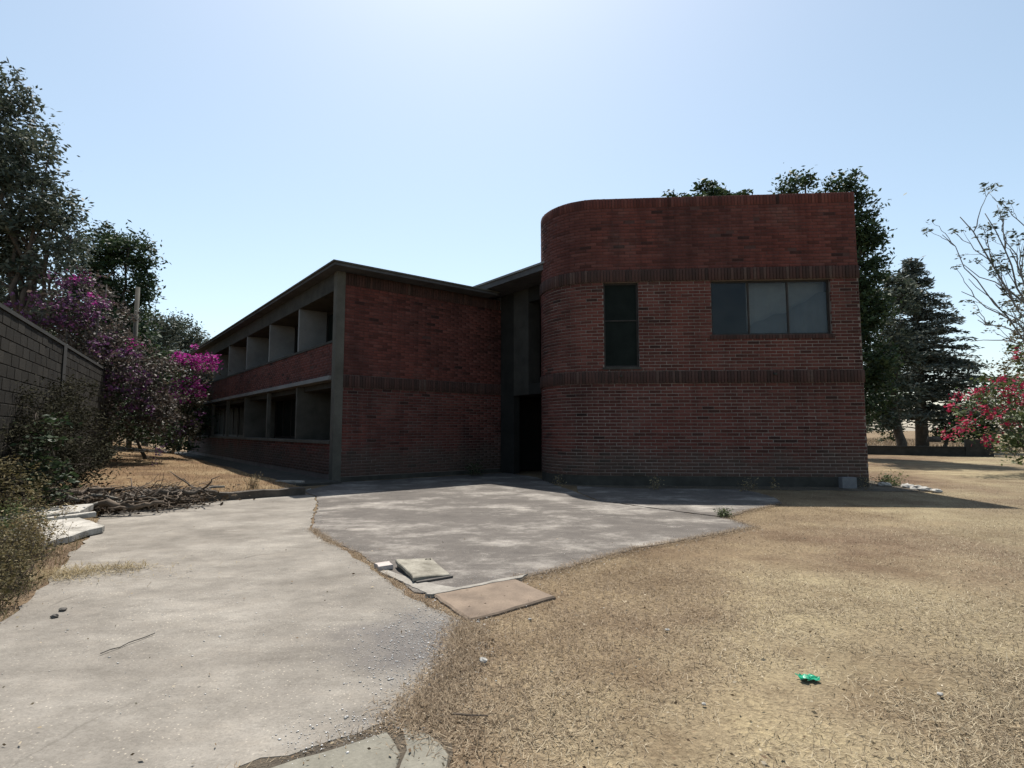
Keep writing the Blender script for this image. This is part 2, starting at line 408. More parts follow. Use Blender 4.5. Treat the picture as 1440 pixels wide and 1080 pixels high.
for i in range(len(kp) - 1):
    w0, w1 = 0.02 * math.sin(i * 1.7), 0.02 * math.sin((i + 1) * 1.7)
    p, q = kp[i], kp[i + 1]; d = -V1
    za, zb = 0.155 + 0.012 * math.sin(i * 2.3), 0.155 + 0.012 * math.sin((i + 1) * 2.3)
    a0 = p + d * (0.10 + w0); a1 = q + d * (0.10 + w1); c0 = p - d * 0.06; c1 = q - d * 0.06
    b.quad((*a0, -0.05), (*a0, za), (*a1, zb), (*a1, -0.05)); b.quad((*a0, za), (*c0, za + .01), (*c1, zb + .01), (*a1, zb))
b.build('kerb', plain('mossy_kerb', (0.05, 0.042, 0.034), (0.12, 0.10, 0.08), 3.0, 0.95, 0.7, 0.02), kind='structure')
b = MB(); b.obox(plot_pt(-0.55, -0.05), tuple(V1), 26.5, 1.72, -0.05, 0.05)
b.build('wing_footpath', M['plinth'], kind='structure')

# ---------------------------------------------------------------- the brick building
BLD = thing('brick_building', 'two-storey red brick building with rounded corner block and long wing of open bays', 'building', (2.0, 17.0, 0))

class Path:
    """a wall line in plan; outside is on the right of the walking direction"""
    def __init__(s): s.segs = []; s.L = 0.0
    def line(s, a, b):
        a = np.array(a, float); b = np.array(b, float); L = np.linalg.norm(b - a)
        s.segs.append(('l', s.L, s.L + L, a, (b - a) / L)); s.L += L; return s
    def arc(s, c, r, t0, t1):                      # angles of the outward radius, t1 > t0
        L = r * (t1 - t0); s.segs.append(('a', s.L, s.L + L, np.array(c, float), r, t0, t1)); s.L += L; return s
    def at(s, q):
        for g in s.segs:
            if q <= g[2] + 1e-9: break
        if g[0] == 'l':
            t = g[4]; return g[3] + t * (q - g[1]), t, np.array([t[1], -t[0]])
        w = g[5] + (q - g[1]) / g[4]; n = np.array([math.cos(w), math.sin(w)])
        return g[3] + n * g[4], np.array([-n[1], n[0]]), n
    def breaks(s):
        out_ = {0.0}
        for g in s.segs:
            out_.add(g[2])
            if g[0] == 'a': out_ |= set(np.linspace(g[1], g[2], 18))
        return out_

def shell(path, s0, s1, z0, z1, thick, holes=()):
    """wall sheet (outer face, inner face, reveals, top) with openings"""
    bs = {s0, s1} | {q for q in path.breaks() if s0 < q < s1}
    zs = {z0, z1}
    for h in holes: bs |= {h[0], h[1]}; zs |= {h[2], h[3]}
    bs = sorted(bs); zs = sorted(z for z in zs if z0 <= z <= z1); b = MB()
    op = lambda i, j: any(h[0] - 1e-6 <= (bs[i] + bs[i + 1]) / 2 <= h[1] and h[2] <= (zs[j] + zs[j + 1]) / 2 <= h[3] for h in holes)
    ends = []
    for i in range(len(bs) - 1):
        p0, _, n0 = path.at(bs[i] + 1e-6); p1, _, n1 = path.at(bs[i + 1] - 1e-6); ends.append((p0, p1, p0 - n0 * thick, p1 - n1 * thick))
    for i, (a, c, ai, ci) in enumerate(ends):
        for j in range(len(zs) - 1):
            if op(i, j): continue
            lo, hi = zs[j], zs[j + 1]
            b.quad((*a, lo), (*c, lo), (*c, hi), (*a, hi)); b.quad((*ai, lo), (*ai, hi), (*ci, hi), (*ci, lo))
            if j + 1 == len(zs) - 1 or op(i, j + 1): b.quad((*a, hi), (*c, hi), (*ci, hi), (*ai, hi))
            if j == 0 or op(i, j - 1): b.quad((*a, lo), (*ai, lo), (*ci, lo), (*c, lo))
            if i == 0 or op(i - 1, j): b.quad((*a, lo), (*a, hi), (*ai, hi), (*ai, lo))
            if i == len(ends) - 1 or op(i + 1, j): b.quad((*c, lo), (*ci, lo), (*ci, hi), (*c, hi))
    return b

BRICKS = []       # (x, y, z, tx, ty, length, height, proud, depth, soldier)
def lay(path, s0, s1, z0, z1, holes=(), course=0.0868, pitch=0.302, joint=0.0185, proud=0.012, soldier=False, seed=0):
    rg = np.random.default_rng(seed)
    if soldier: rows = [(z0 + 0.006, z1 - z0 - 0.012)]; pitch = 0.0845; joint = 0.013
    else:
        k = max(1, round((z1 - z0) / course)); hh = (z1 - z0) / k
        rows = [(z0 + r_ * hh + joint / 2, hh - joint) for r_ in range(k)]
    for ri, (zz, hh) in enumerate(rows):
        off = 0 if soldier else ((ri % 2) * 0.5 * pitch + rg.normal(0, 0.012))
        q = s0 - off
        while q < s1 - 0.03:
            jit = rg.normal(0, 0.003)
            a, e = max(q, s0) + joint / 2 + (jit if not soldier else 0), min(q + pitch, s1) - joint / 2; q += pitch
            # cut at the openings
            parts = [(a, e)]
            for h in holes:
                if zz + hh > h[2] + 0.02 and zz < h[3] - 0.02:
                    np_ = []
                    for (x0, x1) in parts:
                        if x1 <= h[0] or x0 >= h[1]: np_.append((x0, x1)); continue
                        if x0 < h[0] - 0.03: np_.append((x0, h[0]))
                        if x1 > h[1] + 0.03: np_.append((h[1], x1))
                    parts = np_
            # a brick never bends round a corner
            for (x0, x1) in parts:
                if x1 - x0 < 0.03: continue
                cuts = [g[2] for g in path.segs if g[0] == 'l' and x0 + 0.02 < g[2] < x1 - 0.02 and g is not path.segs[-1]]
                pts = [x0] + cuts + [x1]
                for y0, y1 in zip(pts[:-1], pts[1:]):
                    p, t, n = path.at((y0 + y1) / 2)
                    pr = proud + rg.normal(0, 0.0018) + (rg.uniform(-0.006, 0.004) if rg.random() < 0.12 else 0)
                    an = rg.normal(0, 0.006); t = np.array([t[0] * math.cos(an) - t[1] * math.sin(an), t[0] * math.sin(an) + t[1] * math.cos(an)])
                    BRICKS.append((p[0] + n[0] * pr, p[1] + n[1] * pr, zz + hh / 2 + rg.normal(0, 0.0012), t[0], t[1], y1 - y0, hh, pr, soldier))

# --- rounded block: plan turned 4 degrees, right front corner at KA
KA = np.array([9.15, 14.3]); th = R(4)
KU = np.array([math.cos(th), -math.sin(th)]); KW = np.array([math.sin(th), math.cos(th)])
kpt = lambda lx, ly: KA + KU * lx + KW * ly
RR = 1.6; LX = -8.39; DEEP = 9.5
bp_ = Path().line(kpt(LX, DEEP), kpt(LX, RR)).arc(kpt(LX + RR, RR), RR, math.pi - th, 1.5 * math.pi - th).line(kpt(LX + RR, 0), kpt(0, 0)).line(kpt(0, 0), kpt(0, DEEP))
S_F = (DEEP - RR) + RR * math.pi / 2                 # path length where the flat front starts
sf = lambda lx: S_F + (lx - (LX + RR))
S_C = S_F - (LX + RR)                                # right front corner
W_BIG = (sf(-3.82), sf(-0.72), 3.98, 5.46)
W_NAR = (sf(-6.68), sf(-5.74), 3.14, 5.46)
holes = [W_BIG, W_NAR]
low = shell(bp_, 0, bp_.L, 0.25, 5.8, 0.26, holes).build('rounded_wall', M['mortar'], BLD)
upp = shell(bp_, 0, bp_.L, 5.8, 7.81, 0.26).build('parapet_wall', M['mortar_red'], BLD)
shell(bp_, 0, bp_.L, -0.1, 0.25, 0.3).build('plinth', M['plinth'], BLD)
def lay_block(s0, s1):
    lay(bp_, s0, s1, 0.25, 2.69, holes, seed=1); lay(bp_, s0, s1, 3.03, 5.46, holes, seed=2); lay(bp_, s0, s1, 5.80, 7.53, (), seed=3, joint=0.011, proud=0.006)
    lay(bp_, s0, s1, 2.69, 3.03, (), proud=0.045, soldier=True, seed=4); lay(bp_, s0, s1, 5.46, 5.80, (), proud=0.05, soldier=True, seed=5)
    lay(bp_, s0, s1, 7.53, 7.815, (), proud=0.012, soldier=True, seed=6)
lay_block(2.5, S_C); lay_block(S_C, S_C + 6.5)
N_BLOCK = len(BRICKS)
b = MB(); b.prism([tuple(kpt(LX + .2, DEEP - .1)), tuple(kpt(LX + .2, RR)), tuple(kpt(LX + RR, .2)), tuple(kpt(-.2, .2)), tuple(kpt(-.2, DEEP - .1))], 6.9, 7.1)
b.prism([tuple(kpt(LX + .2, DEEP - .1)), tuple(kpt(LX + .2, RR)), tuple(kpt(LX + RR, .2)), tuple(kpt(-.2, .2)), tuple(kpt(-.2, DEEP - .1))], 2.72, 2.9)
b.prism([tuple(kpt(LX + .3, 3.6)), tuple(kpt(-.3, 3.6)), tuple(kpt(-.3, 3.8)), tuple(kpt(LX + .3, 3.8))], 2.9, 6.9)
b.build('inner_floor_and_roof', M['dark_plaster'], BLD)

def win(holes_s, panes, mull_h=None, name='window', glasses=None, sill=True):
    s0, s1, z0, z1 = holes_s
    p0, t, n = bp_.at(s0 + 1e-4) if s0 > S_F else (kpt(s0 - sf(0), 0), KU, -KW)
    p0 = kpt(s0 - sf(0), 0); t = KU; n = -KW; L = s1 - s0
    f = MB(); dz = 0.05; back = 0.10
    o = p0 - n * back
    f.obox(o, t, L, 0.05, z0, z0 + dz); f.obox(o, t, L, 0.05, z1 - dz, z1)
    f.obox(o, t, dz, 0.05, z0 + dz, z1 - dz); f.obox(o + t * (L - dz), t, dz, 0.05, z0 + dz, z1 - dz)
    w = MB(); w.V, w.F = f.V, f.F
    fr = w.build(name, M['steel'], BLD)
    xs_ = [0.0] + list(panes) + [1.0]
    for x in panes:
        k = MB(); k.obox(o + t * (x * L - 0.022) + n * 0.004, t, 0.044, 0.052, z0 + dz, z1 - dz); k.build('mullion', M['steel'], fr)
    for i in range(len(xs_) - 1):
        a = o + t * (xs_[i] * L + dz * .8) - n * 0.02; W = (xs_[i + 1] - xs_[i]) * L - dz * 1.6
        cuts = [z0 + dz] + ([mull_h] if mull_h else []) + [z1 - dz]
        for c0, c1 in zip(cuts[:-1], cuts[1:]):
            k = MB(); k.obox(a, t, W, 0.006, c0, c1); k.build('pane', (glasses or [M['glass']] * 9)[i], fr)
    if mull_h:
        k = MB(); k.obox(o + t * dz + n * 0.003, t, L - 2 * dz, 0.05, mull_h - 0.016, mull_h + 0.016); k.build('transom', M['steel'], fr)
    return fr
big = win(W_BIG, (0.325, 0.655))
nar = win(W_NAR, (), 4.42, glasses=[M['glass_dark']])
# brick-on-edge sill under the wide window
s = W_BIG[0] - 0.05
sp = MB()
while s < W_BIG[1] + 0.05:
    p = kpt(s - sf(0), 0) - KW * 0.05 * -1; sp.obox(kpt(s - sf(0), -0.035), KU, 0.072, 0.16, 3.865, 3.972); s += 0.0845
sp.build('window_sill', M['soldier'], BLD, kind='stuff')
sp = MB(); sp.obox(kpt(W_NAR[0] - sf(0) - 0.04, -0.03), KU, W_NAR[1] - W_NAR[0] + 0.08, 0.14, 3.075, 3.135); sp.build('window_sill', M['plinth'], BLD)
# loose curtain sheets behind the middle and right panes: a pale cloth, and a second one sagging in front of it
def sheet(x0, x1, dp, top, bot, mat, ph):
    L = W_BIG[1] - W_BIG[0]; V = []; F = []; nn = 40; kk = 10
    for i_ in range(nn + 1):
        f_ = i_ / nn; lx = -3.82 + L * (x0 + (x1 - x0) * f_)
        for j in range(kk + 1):
            g_ = j / kk; z = top(f_) + (bot - top(f_)) * g_
            V.append((*kpt(lx, dp + 0.018 * math.sin(f_ * 21 + ph + g_) + 0.012 * math.sin(f_ * 47 + ph) + 0.02 * g_), z))
    for i_ in range(nn):
        for j in range(kk): F.append((i_ * (kk + 1) + j, (i_ + 1) * (kk + 1) + j, (i_ + 1) * (kk + 1) + j + 1, i_ * (kk + 1) + j + 1))
    link('curtain', mkmesh('curtain', V, F), mat, big, smooth=True)
sheet(0.335, 1.0, 0.34, lambda f: 5.5, 3.9, M['curtain'], 0)
sheet(0.335, 1.0, 0.24, lambda f: 4.22 + 0.95 * f + 0.05 * math.sin(f * 9) + 0.03 * math.sin(f * 23), 3.9, plain('curtain_blue', (0.20, 0.22, 0.25), (0.30, 0.32, 0.36), 1.0, 0.95, 0.2, 0.005), 2)
# small drain spout stubs in the lower band
for lx, z in ((-6.25, 2.90), (-2.25, 2.93)):
    k = MB(); p = kpt(lx, 0); k.tube([(*(p - KW * 0.02), z), (*(p - KW * 0.12), z - 0.012)], 0.034, 8); k.build('drain_spout', M['plinth'], BLD)

# --- long wing: facade of open bays, then the short front
BAY = 3.5; NB = 7; LEN = BAY * NB; CW = 0.22
wp = Path().line(C1 + V1 * LEN, C1)                  # long facade, walking towards the corner
fp = Path().line(C1, C1 + U1 * 6.2)                  # short front
fs = lambda t: LEN - t
def strip(path, s0, s1, z0, z1, th_, mat, name): return shell(path, s0, s1, z0, z1, th_).build(name, mat, BLD)
strip(wp, 0, LEN - CW, -0.1, 1.06, 0.2, M['mortar_mid'], 'bay_parapet'); lay(wp, 0, LEN - CW, 0.19, 1.06, seed=11, joint=0.015)
strip(wp, 0, LEN - CW, 3.02, 3.98, 0.2, M['mortar_red'], 'bay_parapet'); lay(wp, 0, LEN - CW, 3.02, 3.98, seed=12, joint=0.011, proud=0.006)
strip(fp, CW, 6.15, 0.12, 3.05, 0.22, M['mortar_mid'], 'front_wall'); lay(fp, CW, 6.1, 0.14, 2.68, seed=13, joint=0.015)
strip(fp, CW, 6.15, 3.05, 6.04, 0.22, M['mortar_red'], 'front_wall'); lay(fp, CW, 6.1, 3.04, 5.68, seed=14, joint=0.011, proud=0.006)
lay(fp, CW, 6.1, 2.68, 3.04, proud=0.045, soldier=True, seed=15); lay(fp, CW, 6.1, 5.68, 6.03, proud=0.03, soldier=True, seed=16)
strip(fp, CW, 6.15, -0.1, 0.12, 0.2, M['plinth'], 'plinth')
n1_ = np.array([-U1[0], -U1[1]]); nf = np.array([U1[1], -U1[0]])
b = MB(); q = C1 - U1 * 0.03 + nf * 0.03
b.prism([tuple(q), tuple(q + U1 * (CW + .03)), tuple(q + U1 * (CW + .03) + V1 * (CW + .03)), tuple(q + V1 * (CW + .03))], -0.1, 6.04)
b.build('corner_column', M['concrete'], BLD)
def ledge(z0, z1, out_, in_, name, mat=M['concrete']):
    p = C1 + V1 * (LEN) - U1 * out_
    b = MB(); b.obox(p, tuple(-V1), LEN - CW - 0.035, out_ + in_, z0, z1); b.build(name, mat, BLD)
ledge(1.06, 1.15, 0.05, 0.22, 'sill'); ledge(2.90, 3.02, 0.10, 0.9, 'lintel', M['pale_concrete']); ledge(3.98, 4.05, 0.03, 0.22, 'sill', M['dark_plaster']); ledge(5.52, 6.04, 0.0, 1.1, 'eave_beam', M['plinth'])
# partitions and back windows of every bay
for i in range(1, NB + 1):
    t = i * BAY
    p = C1 + V1 * (t - 0.09) - U1 * 0.0
    d_lo = 1.25 if i in (1, 3) else 0.12
    b = MB(); b.obox(p + U1 * 0.02, tuple(V1), 0.13, -0.92, 4.05, 5.52); b.build('partition', M['pale_concrete'], BLD)
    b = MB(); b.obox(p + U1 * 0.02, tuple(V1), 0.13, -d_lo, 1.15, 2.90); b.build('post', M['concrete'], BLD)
for lvl, (z0, z1, dp) in enumerate(((1.0, 2.9, 1.30), (3.9, 5.52, 0.95))):
    for i in range(NB):
        t0 = i * BAY + 0.1; p = C1 + V1 * t0 + U1 * dp
        f = MB()
        f.obox(p, tuple(V1), BAY - 0.2, -0.06, z0, z0 + 0.2); f.obox(p, tuple(V1), BAY - 0.2, -0.06, z1 - 0.12, z1)
        for x in (0.0, (BAY - 0.2) / 3, (BAY - 0.2) * 2 / 3, BAY - 0.26): f.obox(p + V1 * x, tuple(V1), 0.06, -0.06, z0 + 0.2, z1 - 0.12)
        fr = f.build('window', M['steel'], BLD)
        for j in range(3):
            k = MB(); k.obox(p + V1 * (j * (BAY - 0.2) / 3 + 0.06) + U1 * 0.03, tuple(V1), (BAY - 0.2) / 3 - 0.06, -0.006, z0 + 0.2, z1 - 0.12); k.build('pane', M['glass_dark'], fr)
# inside: floors, back and end walls so that the rooms are dark
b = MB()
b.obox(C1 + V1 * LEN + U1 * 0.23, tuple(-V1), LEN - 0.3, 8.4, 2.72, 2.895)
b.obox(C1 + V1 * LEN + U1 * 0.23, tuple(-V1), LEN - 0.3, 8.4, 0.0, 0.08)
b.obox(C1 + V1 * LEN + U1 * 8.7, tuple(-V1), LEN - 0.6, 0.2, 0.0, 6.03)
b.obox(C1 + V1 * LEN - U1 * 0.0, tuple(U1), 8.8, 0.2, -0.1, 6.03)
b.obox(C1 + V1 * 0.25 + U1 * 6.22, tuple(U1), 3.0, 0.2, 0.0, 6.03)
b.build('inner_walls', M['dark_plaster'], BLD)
def wroof(o1, o2, k2, z0, z1):
    a = C1 - U1 * o1 + nf * o2; c = C1 + U1 * k2 + nf * o2
    e = C1 + U1 * 9.4 - nf * 2.2; e2 = C1 + U1 * k2 - nf * 2.2
    b = MB(); b.prism([tuple(a), tuple(c), tuple(e2), tuple(e), tuple(C1 + U1 * 9.4 + V1 * (LEN + .5)), tuple(C1 - U1 * o1 + V1 * (LEN + .5))], z0, z1); return b
wroof(0.32, 0.57, 5.35, 6.045, 6.12).build('roof_slab', M['roof'], BLD)
wroof(0.37, 0.62, 5.4, 6.122, 6.165).build('roof_edge', M['concrete'], BLD)

# --- entrance return between the two, under its own higher roof
I0 = np.array([-0.39, 19.25]); VR = -V1; NRn = -U1     # walks towards the camera, outside = -U1
rp = Path().line(I0, I0 + VR * 3.2)
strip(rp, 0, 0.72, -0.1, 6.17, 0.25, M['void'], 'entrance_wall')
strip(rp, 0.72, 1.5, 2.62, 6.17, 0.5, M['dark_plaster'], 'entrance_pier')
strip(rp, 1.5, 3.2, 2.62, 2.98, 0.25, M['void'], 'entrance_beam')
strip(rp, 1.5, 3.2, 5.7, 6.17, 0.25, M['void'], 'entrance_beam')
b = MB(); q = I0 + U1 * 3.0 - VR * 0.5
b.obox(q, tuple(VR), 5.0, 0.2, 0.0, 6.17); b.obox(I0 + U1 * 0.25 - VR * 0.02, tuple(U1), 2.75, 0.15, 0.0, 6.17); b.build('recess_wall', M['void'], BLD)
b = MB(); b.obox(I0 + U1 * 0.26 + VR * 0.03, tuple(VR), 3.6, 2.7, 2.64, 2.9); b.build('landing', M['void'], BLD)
b = MB(); b.obox(I0 + U1 * 2.95 + VR * 1.1, tuple(VR), 1.6, 0.05, 0.0, 2.2); dr = b.build('door', M['steel'], BLD)
E0 = np.array([-1.47, 19.0])
poly = [tuple(E0 - VR * 0.9), tuple(E0 + VR * 4.45), (3.0, 18.0), (4.0, 25.0), tuple(E0 - VR * 0.9 + U1 * 4)]
b = MB(); b.prism(poly, 6.19, 6.36); b.build('entrance_roof', M['roof'], BLD)
poly2 = [tuple(E0 - VR * 0.95 - U1 * 0.05), tuple(E0 + VR * 4.45 - U1 * 0.05), (3.0, 18.0), (4.0, 25.0), tuple(E0 - VR * 0.95 + U1 * 4)]
b = MB(); b.prism(poly2, 6.362, 6.42); b.build('roof_edge', M['pale_concrete'], BLD)
b = MB(); b.obox(I0 - VR * 2.0 + U1 * 0.01, tuple(VR), 1.99, 0.2, 5.7, 6.165); b.build('roof_upstand', M['roof'], BLD)

# --- bricks: the 300 that show largest are parts, the rest one piece of brickwork
ba = np.array([r[:8] for r in BRICKS], float); sol = np.array([r[8] for r in BRICKS]); cap = sol & (ba[:, 2] > 7.5)
ctr = np.array([kpt(-2.6, 0)[0], kpt(-2.6, 0)[1], 1.45])
cand = [i for i in range(N_BLOCK) if not sol[i] and abs(ba[i, 5] - 0.2885) < 0.02 and abs(ba[i, 3] - KU[0]) < 0.003 and ba[i, 2] < 2.7 and ba[i, 2] > 0.4 and ba[i, 4] < 0]
dist = [abs(np.dot(ba[i, :2] - KA, KU) + 3.4) * 0.55 + abs(ba[i, 2] - 1.55) for i in cand]
cand = [i for _, i in sorted(zip(dist, cand))][:300]
unit = MB(); Lb, Hb, Db = 0.2885, 0.0733, 0.07; e = 0.004
V = [(-Lb/2 + e, 0, -Hb/2 + e), (Lb/2 - e, 0, -Hb/2 + e), (Lb/2 - e, 0, Hb/2 - e), (-Lb/2 + e, 0, Hb/2 - e),
     (-Lb/2, e, -Hb/2), (Lb/2, e, -Hb/2), (Lb/2, e, Hb/2), (-Lb/2, e, Hb/2), (-Lb/2, Db, -Hb/2), (Lb/2, Db, -Hb/2), (Lb/2, Db, Hb/2), (-Lb/2, Db, Hb/2)]
F = [(0, 1, 2, 3), (4, 5, 1, 0), (5, 6, 2, 1), (6, 7, 3, 2), (7, 4, 0, 3), (8, 9, 5, 4), (9, 10, 6, 5), (10, 11, 7, 6), (11, 8, 4, 7), (11, 10, 9, 8)]
F_BRICK = F
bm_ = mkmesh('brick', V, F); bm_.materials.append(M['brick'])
for i in cand:
    o = bpy.data.objects.new('brick', bm_); COL.objects.link(o); o.parent = low
    o.location = ba[i, :3]; o.rotation_euler = (0, 0, math.atan2(ba[i, 4], ba[i, 3]))
    o.scale = (ba[i, 5] / Lb, 1, ba[i, 6] / Hb)
def brick_mesh(sel, name, mat):
    q = ba[sel]; n = len(q)
    c = q[:, :3]; t = np.stack([q[:, 3], q[:, 4], 0 * q[:, 3]], 1); inn = np.stack([-q[:, 4], q[:, 3], 0 * q[:, 3]], 1); up = np.array([0, 0, 1.0])
    L = q[:, 5:6] / 2; H = q[:, 6:7] / 2; D = 0.07; V = []
    for (sx, sz, dd, e_) in ((-1, -1, 0, .004), (1, -1, 0, .004), (1, 1, 0, .004), (-1, 1, 0, .004), (-1, -1, .004, 0), (1, -1, .004, 0), (1, 1, .004, 0), (-1, 1, .004, 0), (-1, -1, D, 0), (1, -1, D, 0), (1, 1, D, 0), (-1, 1, D, 0)):
        V.append(c + t * sx * (L - e_) + up * sz * (H - e_) + inn * dd)
    V = np.stack(V, 1).reshape(-1, 3)
    f0 = np.array(F_BRICK[:9]); FF = (f0[None] + (np.arange(n) * 12)[:, None, None]).reshape(-1, 4)
    return link(name, mkmesh(name, V, FF), mat, BLD, kind='stuff')
rest = np.ones(len(ba), bool); rest[cand] = False
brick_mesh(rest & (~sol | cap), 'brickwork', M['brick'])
brick_mesh(rest & sol & ~cap, 'soldier_course', M['soldier'])
# ---------------------------------------------------------------- vegetation helpers
def leafquads(c, size, aspect=0.45, rg=rng, droop=0.0, flat=0.35, var=0.35):
    """diamond leaves, one island each"""
    n = len(c); a = rg.normal(0, 1, (n, 3)); a[:, 2] = a[:, 2] * flat - droop
    a /= np.linalg.norm(a, axis=1)[:, None]
    k = rg.normal(0, 1, (n, 3)); b = np.cross(a, k); b /= np.linalg.norm(b, axis=1)[:, None] + 1e-9
    L = (size * np.clip(rg.normal(1, var, n), 0.35, 2))[:, None]; W = L * aspect
    V = np.stack([c - a * L / 2, c + b * W / 2, c + a * L / 2, c - b * W / 2], 1).reshape(-1, 3)
    return V, np.arange(4 * n).reshape(n, 4)

def ball(n, c, r, rg=rng, shell=0.5):
    d = rg.normal(0, 1, (n, 3)); d /= np.linalg.norm(d, axis=1)[:, None]
    u = rg.random(n) ** (1 / 3.0); u = shell * (0.65 + 0.35 * u) + (1 - shell) * u
    return np.asarray(c) + d * u[:, None] * np.asarray(r)

def crown(clumps, per_m3=None, sub=26, leaves=60, sub_r=0.35, size=0.12, aspect=0.45, droop=0.0, flat=0.5, seed=0, shell=0.55):
    """clumps: (centre, radii). twig-end tufts through each volume, leaves round each tuft"""
    rg = np.random.default_rng(seed); C = []; tips = []
    for c, r in clumps:
        r = np.broadcast_to(np.asarray(r, float), (3,)); k = max(3, int(sub * (np.prod(r) ** (2 / 3.0))))
        t = ball(k, c, r, rg, shell); tips.append(t)
        for p in t:
            m_ = max(4, int(leaves * rg.uniform(0.5, 1.4))); q = rg.normal(0, 1, (m_, 3)) * sub_r * rg.uniform(0.6, 1.25) * np.array([1, 1, 0.6]); C.append(p + q)
    C = np.concatenate(C); return leafquads(C, size, aspect, rg, droop, flat), np.concatenate(tips)

def wiggle(a, b, n=7, amp=0.08, rg=rng, sag=0.0):
    a = np.asarray(a, float); b = np.asarray(b, float); t = np.linspace(0, 1, n)[:, None]; L = np.linalg.norm(b - a)
    p = a + (b - a) * t; w = rg.normal(0, amp * L / 3, (n, 3)); w[0] = 0; w[-1] = 0
    p = p + w; p[:, 2] += sag * L * (4 * t[:, 0] * (1 - t[:, 0])); return p

BARK = plain('tree_bark', (0.05, 0.04, 0.032), (0.115, 0.095, 0.075), 5, 0.95, 0.7, 0.02)
BARK2 = plain('pale_bark', (0.10, 0.09, 0.078), (0.19, 0.175, 0.15), 5, 0.95, 0.6, 0.02)
TWIG = plain('dead_wood', (0.06, 0.045, 0.033), (0.16, 0.125, 0.095), 6, 0.95, 0.6, 0.01)
LEAF_DARK = leafmat('leaf_dark_green', [(0.013, 0.024, 0.012), (0.024, 0.042, 0.017), (0.04, 0.066, 0.025), (0.075, 0.105, 0.045)], 0.22)
LEAF_MID = leafmat('leaf_mid_green', [(0.028, 0.045, 0.016), (0.05, 0.075, 0.025), (0.08, 0.105, 0.036), (0.13, 0.15, 0.06)], 0.3)
LEAF_GREY = leafmat('leaf_hazed_grey_green', [(0.026, 0.036, 0.026), (0.045, 0.06, 0.04), (0.08, 0.095, 0.07), (0.16, 0.17, 0.135)], 0.25)  # grey-green made paler: haze over the trees put into the leaf colour
LEAF_DULL = leafmat('leaf_dull_brown', [(0.03, 0.027, 0.018), (0.055, 0.046, 0.03), (0.07, 0.066, 0.038), (0.12, 0.095, 0.07)], 0.28)
LEAF_BOUG = leafmat('leaf_bougainvillea', [(0.034, 0.028, 0.022), (0.06, 0.047, 0.04), (0.09, 0.074, 0.058), (0.16, 0.12, 0.11)], 0.28)
LEAF_DRY = leafmat('leaf_dry', [(0.11, 0.08, 0.04), (0.19, 0.145, 0.07), (0.28, 0.22, 0.12), (0.40, 0.34, 0.22)], 0.25, 0.8)
LEAF_WEED = leafmat('leaf_weed', [(0.045, 0.04, 0.018), (0.08, 0.068, 0.028), (0.12, 0.098, 0.045), (0.22, 0.18, 0.10)], 0.3, 0.8)
BRACT_DULL = leafmat('bract_dull_purple', [(0.055, 0.022, 0.052), (0.085, 0.03, 0.08), (0.13, 0.045, 0.12), (0.20, 0.09, 0.18)], 0.25)
BRACT_MAG = leafmat('bract_magenta', [(0.15, 0.008, 0.085), (0.24, 0.014, 0.15), (0.34, 0.03, 0.23), (0.42, 0.08, 0.32)], 0.35)
BRACT_RED = leafmat('bract_red', [(0.18, 0.01, 0.03), (0.28, 0.016, 0.05), (0.38, 0.03, 0.08), (0.45, 0.09, 0.14)], 0.35)

def tree(name, label, base, clumps, trunk_r, leaf, bark=BARK, lean_to=None, category='tree', seed=0, limbs=9, **kw):
    """clumps are given as (px, py, depth, radius in metres) or ((x,y,z), r)"""
    rg = np.random.default_rng(seed + 500)
    cl = []
    for c in clumps:
        if len(c) == 4: cl.append((at(c[0], c[1], c[2]), c[3]))
        else: cl.append((np.asarray(c[0], float), c[1]))
    base = np.asarray(base, float)
    T = thing(name, label, category, base)
    cen = np.mean([c for c, _ in cl], axis=0); top = max(cl, key=lambda q: q[0][2])[0]
    fork = base + (cen - base) * 0.45; fork[2] = base[2] + (cen[2] - base[2]) * 0.55
    b = MB(); b.tube(wiggle(base - [0, 0, .15], fork, 6, 0.05, rg), np.linspace(trunk_r * 1.25, trunk_r * 0.7, 6), 9)
    for c, r in cl: b.tube(wiggle(fork, c, 7, 0.10, rg), np.linspace(trunk_r * 0.62, trunk_r * 0.12, 7), 6)
    (V, F), tips = crown(cl, seed=seed, **kw)
    sel = rg.choice(len(tips), min(len(tips), 60), replace=False)
    for i in sel:
        j = min(range(len(cl)), key=lambda q: np.linalg.norm(cl[q][0] - tips[i])); b.tube(wiggle(cl[j][0], tips[i], 4, 0.1, rg), [trunk_r * .12, trunk_r * .09, trunk_r * .06, trunk_r * .03], 4)
    b.build('trunk', bark, T, smooth=True)
    link('crown', mkmesh('crown', V, F), leaf, T)
    return T

